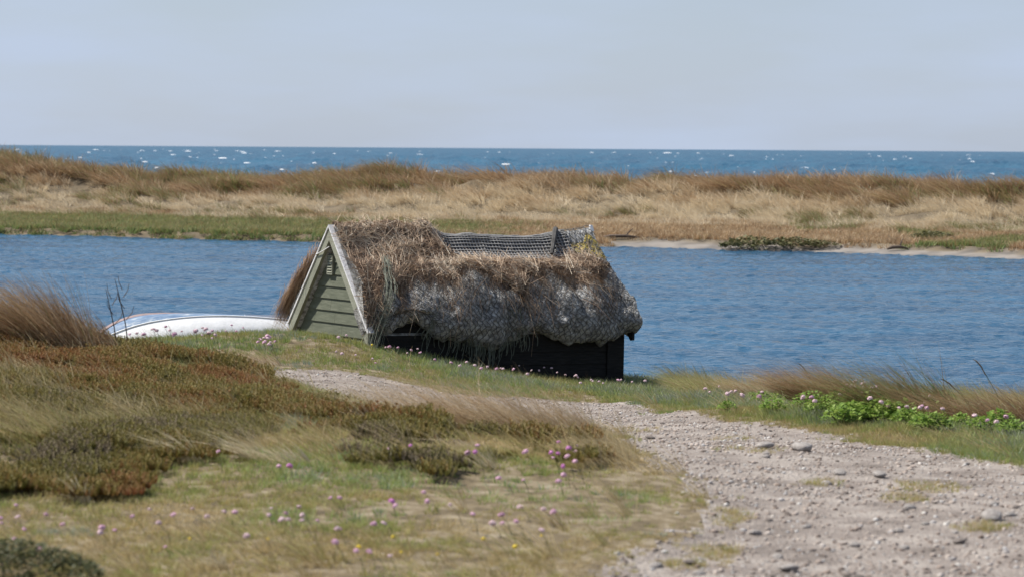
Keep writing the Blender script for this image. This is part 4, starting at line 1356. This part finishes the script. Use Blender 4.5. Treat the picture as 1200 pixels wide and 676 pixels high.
# ------------------------------------------------------------------ thrift flowers
m_pink = mat_noise('pink_petals', [(.3, (.56, .31, .43)), (.7, (.72, .48, .58))], scale=40, bump=0, rough=.7)
m_pale_pink = mat_noise('pale_pink_petals', [(.3, (.62, .43, .48)), (.7, (.78, .61, .63))], scale=40, bump=0, rough=.7)
m_magenta = mat_noise('magenta_petals', [(.3, (.60, .20, .50)), (.7, (.74, .36, .64))], scale=40, bump=0, rough=.7)
m_yellow = mat_noise('yellow_petals', [(.3, (.70, .52, .03)), (.7, (.85, .66, .08))], scale=40, bump=0, rough=.7)
def flower_head(seed, mat, r=.0125):
    rs_ = np.random.RandomState(seed)
    V, Fc_ = [], []
    for k in range(30):                              # small open florets round a dome
        z_ = 1 - (k + .5) / 30 * 1.35
        rr = math.sqrt(max(0, 1 - z_ * z_)); a_ = k * 2.4
        n_ = Vector((rr * math.cos(a_), rr * math.sin(a_), z_))
        t1 = n_.orthogonal().normalized(); t2 = n_.cross(t1)
        c_ = n_ * r * rs_.uniform(.85, 1.1); w_ = r * .46
        b_ = len(V)
        V.append(c_ - n_ * r * .55)
        for j in range(5):
            an = j * 1.2566
            V.append(c_ + (t1 * math.cos(an) + t2 * math.sin(an)) * w_ + n_ * rs_.uniform(-.1, .1) * r)
        Fc_ += [(b_, b_ + 1 + j, b_ + 1 + (j + 1) % 5) for j in range(5)] + [(b_ + 1, b_ + 2, b_ + 3, b_ + 4, b_ + 5)]
    return new_mesh('flower_head', V, Fc_, mat)
heads = {'pink': [flower_head(i, m_pink) for i in range(2)], 'pale': [flower_head(4 + i, m_pale_pink) for i in range(2)], 'mag': [flower_head(8, m_magenta)], 'yel': [flower_head(9, m_yellow, .012)]}
stems = []
for i in range(4):
    q = MB(); l_ = -.02 - .012 * i
    q.tube([(0, 0, -.03), (l_ * .3, .004, .5), (l_, 0, 1.0)], [.0019, .0016, .0014], 4)
    stems.append((q.mesh('stem', m_stem), l_))
def flower(px, py, hpx, label, group, kinds=('pink',), size=1.0, cat='flower', name='thrift_flower', dmin=9.0):
    b_ = gh(px, py + hpx, dmin)
    h_ = hpx / F * b_.y
    o = bpy.data.objects.new(name, None); COL.objects.link(o); o.location = b_
    o.rotation_euler = (rs3.normal(0, .05), rs3.normal(-.06, .06), rs3.uniform(-.5, .5))
    tag(o, label, cat, group)
    sm, l_ = stems[rs3.randint(4)]
    s_ = link('stem', sm, o); s_.scale = (1, 1, h_)
    kk = kinds[rs3.randint(len(kinds))]
    hd = heads[kk][rs3.randint(len(heads[kk]))]
    h2 = link('flower_head', hd, o, loc=(l_, 0, h_), rot=(rs3.normal(0, .25), rs3.normal(-.2, .25), rs3.uniform(0, 6)))
    k_ = size * rs3.uniform(.65, 1.2); h2.scale = (k_ * rs3.uniform(.8, 1.1), k_, k_ * rs3.uniform(.6, .9))
    return o
turf_fl = [(33, 591), (26, 605), (5, 607), (14, 612), (40, 619), (56, 643), (23, 631), (192, 595), (209, 603), (201, 613), (125, 619), (124, 624), (146, 622), (200, 641), (239, 597), (255, 604), (274, 600), (289, 601),
           (333, 596), (344, 601), (346, 610), (354, 607), (363, 594), (367, 603), (365, 610), (381, 611), (403, 584), (408, 619), (403, 635), (305, 626), (402, 584), (512, 577), (516, 588), (542, 593), (481, 590), (560, 602),
           (587, 614), (599, 605), (606, 612), (615, 610), (650, 596), (659, 598), (621, 595), (643, 621), (453, 611), (462, 612), (407, 619), (404, 635), (440, 649), (451, 644), (465, 651), (602, 557), (620, 561), (426, 646), (90, 612), (170, 605), (320, 604), (72, 600)]
for x_, y_ in turf_fl:
    flower(x_, y_, rs3.uniform(14, 26), 'pink thrift flower in the foreground turf left of the path', 'thrift in the foreground turf', ('pink', 'pink', 'pale'), .95)
flower(464, 587, 20, 'brightest magenta thrift flower in the middle of the foreground turf', 'thrift in the foreground turf', ('mag',), 1.55)
for x_, y_ in [(463, 527), (491, 522), (558, 530), (568, 530), (567, 522), (626, 529), (662, 518), (657, 536), (664, 531), (673, 525), (673, 534), (688, 529), (685, 540), (676, 554), (668, 548), (661, 563), (655, 530), (690, 522), (261, 529), (338, 546), (345, 546)]:
    flower(x_, y_, rs3.uniform(18, 32), 'pink thrift flower standing against the dark heath of the mound', 'thrift along the mound edge', ('pink', 'pink', 'mag'), 1.1)
for x_, y_ in [(199, 382), (208, 386), (190, 386), (181, 390), (168, 390), (159, 391), (194, 387), (248, 385), (251, 390), (233, 388), (268, 388), (277, 381), (285, 387), (253, 396), (243, 384), (256, 387), (262, 392), (215, 391), (224, 387), (240, 393), (290, 384), (54, 378), (41, 382)]:
    flower(x_, y_, rs3.uniform(32, 48), 'pink thrift flower on a tall stem in front of the white boat', 'thrift in front of the boat', ('pink', 'pale'), 1.15) if x_ > 100 else flower(x_, y_, 20, 'pink thrift flower at the foot of the large brown tussock', 'thrift below the big tussock', ('pink',), 1.3)
for k in range(13):
    flower(306 + rs3.rand() * 22, 393 + rs3.rand() * 11, rs3.uniform(9, 15), 'pale pink thrift flower in the cluster at the stern of the boat', 'thrift at the boat stern', ('pale', 'pink'), 1.5, dmin=26)
hutfl = [(455, 407), (462, 406), (472, 407), (484, 413), (487, 410), (491, 409), (495, 413), (516, 421), (535, 424), (555, 423), (558, 428), (570, 431), (584, 432), (590, 431), (596, 431), (607, 432), (613, 428), (630, 433), (623, 438),
         (649, 431), (644, 430), (666, 439), (676, 440), (681, 440), (683, 442), (686, 448), (695, 445), (699, 446), (705, 447), (714, 448), (727, 445), (734, 445), (400, 395), (412, 393), (398, 412), (418, 416), (440, 420), (445, 425), (404, 414), (545, 428), (576, 430), (656, 436), (636, 434)]
for x_, y_ in hutfl:
    flower(x_, y_, rs3.uniform(9, 15), 'pale pink thrift flower in the turf beside the hut', 'thrift beside the hut', ('pale', 'pale', 'pink'), 1.35, dmin=26)
for x_, y_ in [(995, 448), (1004, 447), (1007, 448), (1011, 450), (1015, 449), (1002, 452), (994, 453), (1017, 452), (1022, 447), (1034, 453), (1026, 454), (1020, 459), (1025, 459), (990, 462), (1036, 471), (1027, 467), (1075, 479), (1071, 477), (1082, 477), (1086, 475), (1089, 471), (1092, 477),
               (1063, 478), (1049, 475), (1096, 463), (1113, 478), (1144, 487), (1175, 494), (1185, 489), (1167, 492), (902, 462), (952, 464), (958, 465), (962, 469), (947, 466), (999, 449), (1009, 453)]:
    flower(x_, y_, rs3.uniform(22, 34), 'pale pink thrift flower among the green plants on the right shore', 'thrift among the shore plants', ('pale', 'pale', 'pink'), 1.35)
for x_, y_ in [(806, 452), (850, 452), (832, 455), (838, 459), (855, 461), (867, 458), (878, 462), (898, 459), (861, 459), (760, 446), (745, 447)]:
    flower(x_, y_, rs3.uniform(12, 20), 'pale pink thrift flower in the shore grass between hut and green plants', 'thrift in the shore grass', ('pale',), 1.3)
for x_, y_ in [(640, 628), (573, 632), (470, 630), (330, 630), (235, 632), (520, 650), (430, 640), (610, 640), (372, 642), (480, 646)]:
    flower(x_, y_, rs3.uniform(8, 12), 'small yellow flower low in the foreground turf', 'yellow flowers in the turf', ('yel',), .7, name='yellow_flower')
flower(442, 404, 8, 'small yellow flower at the left corner of the hut', None, ('yel',), 1.3, name='yellow_flower', dmin=26)

# ------------------------------------------------------------------ stones and gravel
def stone_mesh(name, seed, mat, flat=.55, sub=2):
    import bmesh
    bm = bmesh.new()
    bmesh.ops.create_icosphere(bm, subdivisions=sub, radius=.5)
    P_ = np.array([v_.co[:] for v_ in bm.verts])
    n_ = fbm(P_[:, 0] * 2.2 + seed * 3.1, P_[:, 1] * 2.2, P_[:, 2] * 2.2, 3, seed)
    for v_, q_ in zip(bm.verts, n_):
        v_.co *= .72 + .56 * q_
        v_.co.z *= flat
        v_.co.y *= .8
    me = bpy.data.meshes.new(name); bm.to_mesh(me); bm.free()
    me.materials.append(mat)
    me.polygons.foreach_set('use_smooth', np.ones(len(me.polygons), dtype=bool))
    return me
m, nt, out = base_mat('gravel_pebbles')
b = nt.nodes.new('ShaderNodeBsdfPrincipled'); b.inputs['Roughness'].default_value = .85
at = nt.nodes.new('ShaderNodeAttribute'); at.attribute_type = 'INSTANCER'; at.attribute_name = 'tint'
r = ramp_node(nt, [(0, (.11, .095, .085)), (.2, (.20, .15, .12)), (.45, (.33, .265, .225)), (.7, (.44, .375, .325)), (.9, (.38, .37, .37)), (1, (.66, .63, .58))])
nt.links.new(at.outputs['Fac'], r.inputs[0]); nt.links.new(r.outputs[0], b.inputs['Base Color']); nt.links.new(b.outputs[0], out.inputs[0])
m_peb = m
m_stone = mat_noise('beach_stone', [(.3, (.20, .18, .165)), (.55, (.33, .30, .28)), (.75, (.46, .43, .40))], scale=5, bump=.5, rough=.85)
m_stone_d = mat_noise('dark_beach_stone', [(.3, (.12, .10, .09)), (.7, (.25, .215, .19))], scale=5, bump=.5, rough=.85)
pebs = [stone_mesh('pebble', 700 + i, m_peb, sub=1) for i in range(6)]
Xp, Yp = ground_points(150000, 0, 0, 9.2, 31, fan=.19)
pmk = path_mask(Xp, Yp)
clump = fbm(Xp * 1.6, Yp * 1.2, 0, 3, 301)
okp = (pmk > -.02) & (rs.rand(len(Xp)) < .35 + 1.0 * (clump - .3))
Xp, Yp = Xp[okp], Yp[okp]
Zp = hfull(Xp, Yp) - .025 * sstep(-.1, .2, pmk[okp])
sz = .008 + .0065 * rs.gamma(1.3, 1.0, len(Xp))
sz = np.clip(sz, .007, .038)
scl3 = np.stack([sz, sz, sz], 1)
scatter('gravel', np.stack([Xp, Yp, Zp + sz * .05], 1), rs.uniform(0, 6.28, len(Xp)), scl3, rs.beta(1.2, 1.2, len(Xp)), pebs, 'loose grey and pinkish beach gravel covering the path', 'gravel', tilt=rs.normal(0, .2, (len(Xp), 2)))
big = [stone_mesh('stone', 740 + i, m_stone, .5, 3) for i in range(5)]
bigd = [stone_mesh('stone', 760 + i, m_stone_d, .5, 3) for i in range(3)]
named = [(896, 521, .17, 0, 'pale rounded stone with a dark side in the upper middle of the path'), (940, 523, .22, 0, 'wide flat pale stone right of the rounded one on the path'),
         (984, 551, .11, 0, 'pale round stone in the middle of the path near the moss'), (1030, 553, .13, 0, 'pinkish flat stone just right of the pale round stone'),
         (823, 557, .06, 1, 'small dark stone near the left edge of the path'), (1162, 603, .17, 0, 'largest flat pale stone near the right edge of the path'),
         (762, 510, .10, 1, 'dark stone on the path beside the tip of the mound'), (1125, 630, .09, 1, 'dark stone low on the right side of the path'),
         (808, 656, .08, 1, 'dark reddish stone at the bottom left of the path'), (925, 663, .12, 0, 'pale stone at the bottom edge of the path')]
for i, (px, py, sz_, dk, lb) in enumerate(named):
    b_ = gh(px, py)
    src = (bigd if dk else big)
    o = link('stone', src[i % len(src)], loc=(b_.x, b_.y, b_.z - .025 + sz_ * .12), rot=(rs3.normal(0, .1), rs3.normal(0, .1), rs3.uniform(0, 6)))
    o.scale = (sz_ * .72, sz_ * .72, sz_ * .5); tag(o, lb, 'stone', 'single stones on the path')
for i in range(52):
    px, py = rs3.uniform(730, 1215), rs3.uniform(490, 690)
    b_ = gh(px, py)
    if path_mask(np.array([b_.x]), np.array([b_.y]))[0] < .15: continue
    sz_ = rs3.uniform(.035, .07)
    src = bigd if rs3.rand() < .35 else big
    o = link('stone', src[i % len(src)], loc=(b_.x, b_.y, b_.z - .025 + sz_ * .06), rot=(rs3.normal(0, .15), rs3.normal(0, .15), rs3.uniform(0, 6)))
    o.scale = (sz_, sz_, sz_)
    tag(o, 'fist-sized stone lying loose in the gravel of the path', 'stone', 'loose stones in the gravel')
# dry moss and stunted grass on the path
P_, T_ = [], []
for px, py, rx, ry in [(1085, 566, 60, 9), (1060, 578, 40, 7), (880, 522, 50, 5), (835, 640, 45, 10), (850, 600, 40, 14), (1150, 612, 50, 8), (800, 655, 40, 8), (960, 560, 40, 6), (860, 510, 35, 4), (790, 590, 60, 16), (760, 625, 50, 12), (850, 655, 12, 5), (745, 500, 40, 6)]:
    for k in range(int(rx * ry * .42)):
        a_ = rs3.uniform(0, 6.28); r_ = math.sqrt(rs3.rand()) * rs3.uniform(.5, 1)
        P_.append((px + rx * r_ * math.cos(a_), py + ry * r_ * math.sin(a_)))
pts = np.array([tuple(gh(a_, b_)) for a_, b_ in P_[::2]])
pts[:, 2] -= .03
scatter('path_moss', pts, rs3.uniform(0, 6.28, len(pts)), rs3.uniform(.25, .6, len(pts)), np.clip(rs3.normal(.32, .12, len(pts)), 0, 1), turf_m, 'sparse ochre moss and stunted grass patches on the gravel path', 'moss')

# ------------------------------------------------------------------ labels that single out each of the look-alikes
ORD = ['first', 'second', 'third', 'fourth', 'fifth', 'sixth', 'seventh', 'eighth', 'ninth', 'tenth', 'eleventh', 'twelfth', 'thirteenth', 'fourteenth', 'fifteenth', 'sixteenth']
def relabel(group, old, what, zones):
    objs = [o for o in COL.objects if o.get('group') == group and o.get('label') == old]
    pos = []
    for o in objs:
        px_, py_, _d = project(np.array([o.location.x]), np.array([o.location.y]), np.array([o.location.z]))
        pos.append((float(px_[0]), o))
    pos.sort(key=lambda t_: t_[0])
    lo = -1e9
    for hi, phrase in zones:
        sel = [o for x_, o in pos if lo <= x_ < hi]
        for i_, o in enumerate(sel):
            o['label'] = what + ' ' + phrase + (', ' + ORD[min(i_, 15)] + ' from the left' if len(sel) > 1 else '')
        lo = hi
relabel('tussocks along the far dune crest', 'rust brown grass tussock on the crest of the far dunes', 'brown dune crest tussock',
        [(130, 'above the boat'), (380, 'left of the hut'), (540, 'behind the hut ridge, left half'), (700, 'behind the hut ridge, right half'), (880, 'just right of the hut'), (1060, 'above the far shrubs'), (9e9, 'at the far right')])
relabel('green leafy plants on the shore', 'bright green leafy plant in the patch along the right shore', 'bright green leafy shore plant',
        [(960, 'at the patch left end'), (1010, 'in the patch left half'), (1060, 'in the patch middle'), (1135, 'in the patch right half'), (9e9, 'near the right edge')])
relabel('thrift in the foreground turf', 'pink thrift flower in the foreground turf left of the path', 'pink thrift in the foreground turf',
        [(140, 'above the corner shrub'), (300, 'below the bleached tufts'), (372, 'in the dense pink cluster'), (475, 'around the magenta flower'), (580, 'right of the magenta flower'), (9e9, 'nearest the path')])
relabel('thrift along the mound edge', 'pink thrift flower standing against the dark heath of the mound', 'pink thrift against the heath',
        [(400, 'beside the bleached tufts'), (600, 'on the middle of the mound'), (9e9, 'at the mound tip by the path')])
relabel('thrift in front of the boat', 'pink thrift flower on a tall stem in front of the white boat', 'tall pink thrift',
        [(222, 'before the left half of the boat'), (9e9, 'before the right half of the boat')])
relabel('thrift at the boat stern', 'pale pink thrift flower in the cluster at the stern of the boat', 'pale pink thrift clustered', [(9e9, 'at the stern of the boat')])
relabel('thrift beside the hut', 'pale pink thrift flower in the turf beside the hut', 'pale pink thrift',
        [(450, 'below the green gable'), (530, 'under the hollow in the thatch'), (610, 'before the hanging net of the hut'), (672, 'before the middle of the dark wall'), (9e9, 'by the right corner of the hut')])
relabel('thrift among the shore plants', 'pale pink thrift flower among the green plants on the right shore', 'pale pink shore thrift',
        [(975, 'at the left end of the green patch'), (1008, 'above the leafy patch, left side'), (1045, 'above the leafy patch, right side'), (1100, 'on the right half of the patch'), (9e9, 'near the right picture edge')])
relabel('thrift in the shore grass', 'pale pink thrift flower in the shore grass between hut and green plants', 'pale pink thrift', [(9e9, 'in shore grass between hut and green plants')])
relabel('loose stones in the gravel', 'fist-sized stone lying loose in the gravel of the path', 'loose fist-sized stone',
        [(850, 'on the left side of the path'), (960, 'left of the path middle'), (1080, 'right of the path middle'), (9e9, 'on the right side of the path')])
relabel('yellow flowers in the turf', 'small yellow flower low in the foreground turf', 'small yellow flower', [(9e9, 'low in the foreground turf')])
relabel('thrift below the big tussock', 'pink thrift flower at the foot of the large brown tussock', 'pink thrift', [(9e9, 'at the foot of the large brown tussock')])
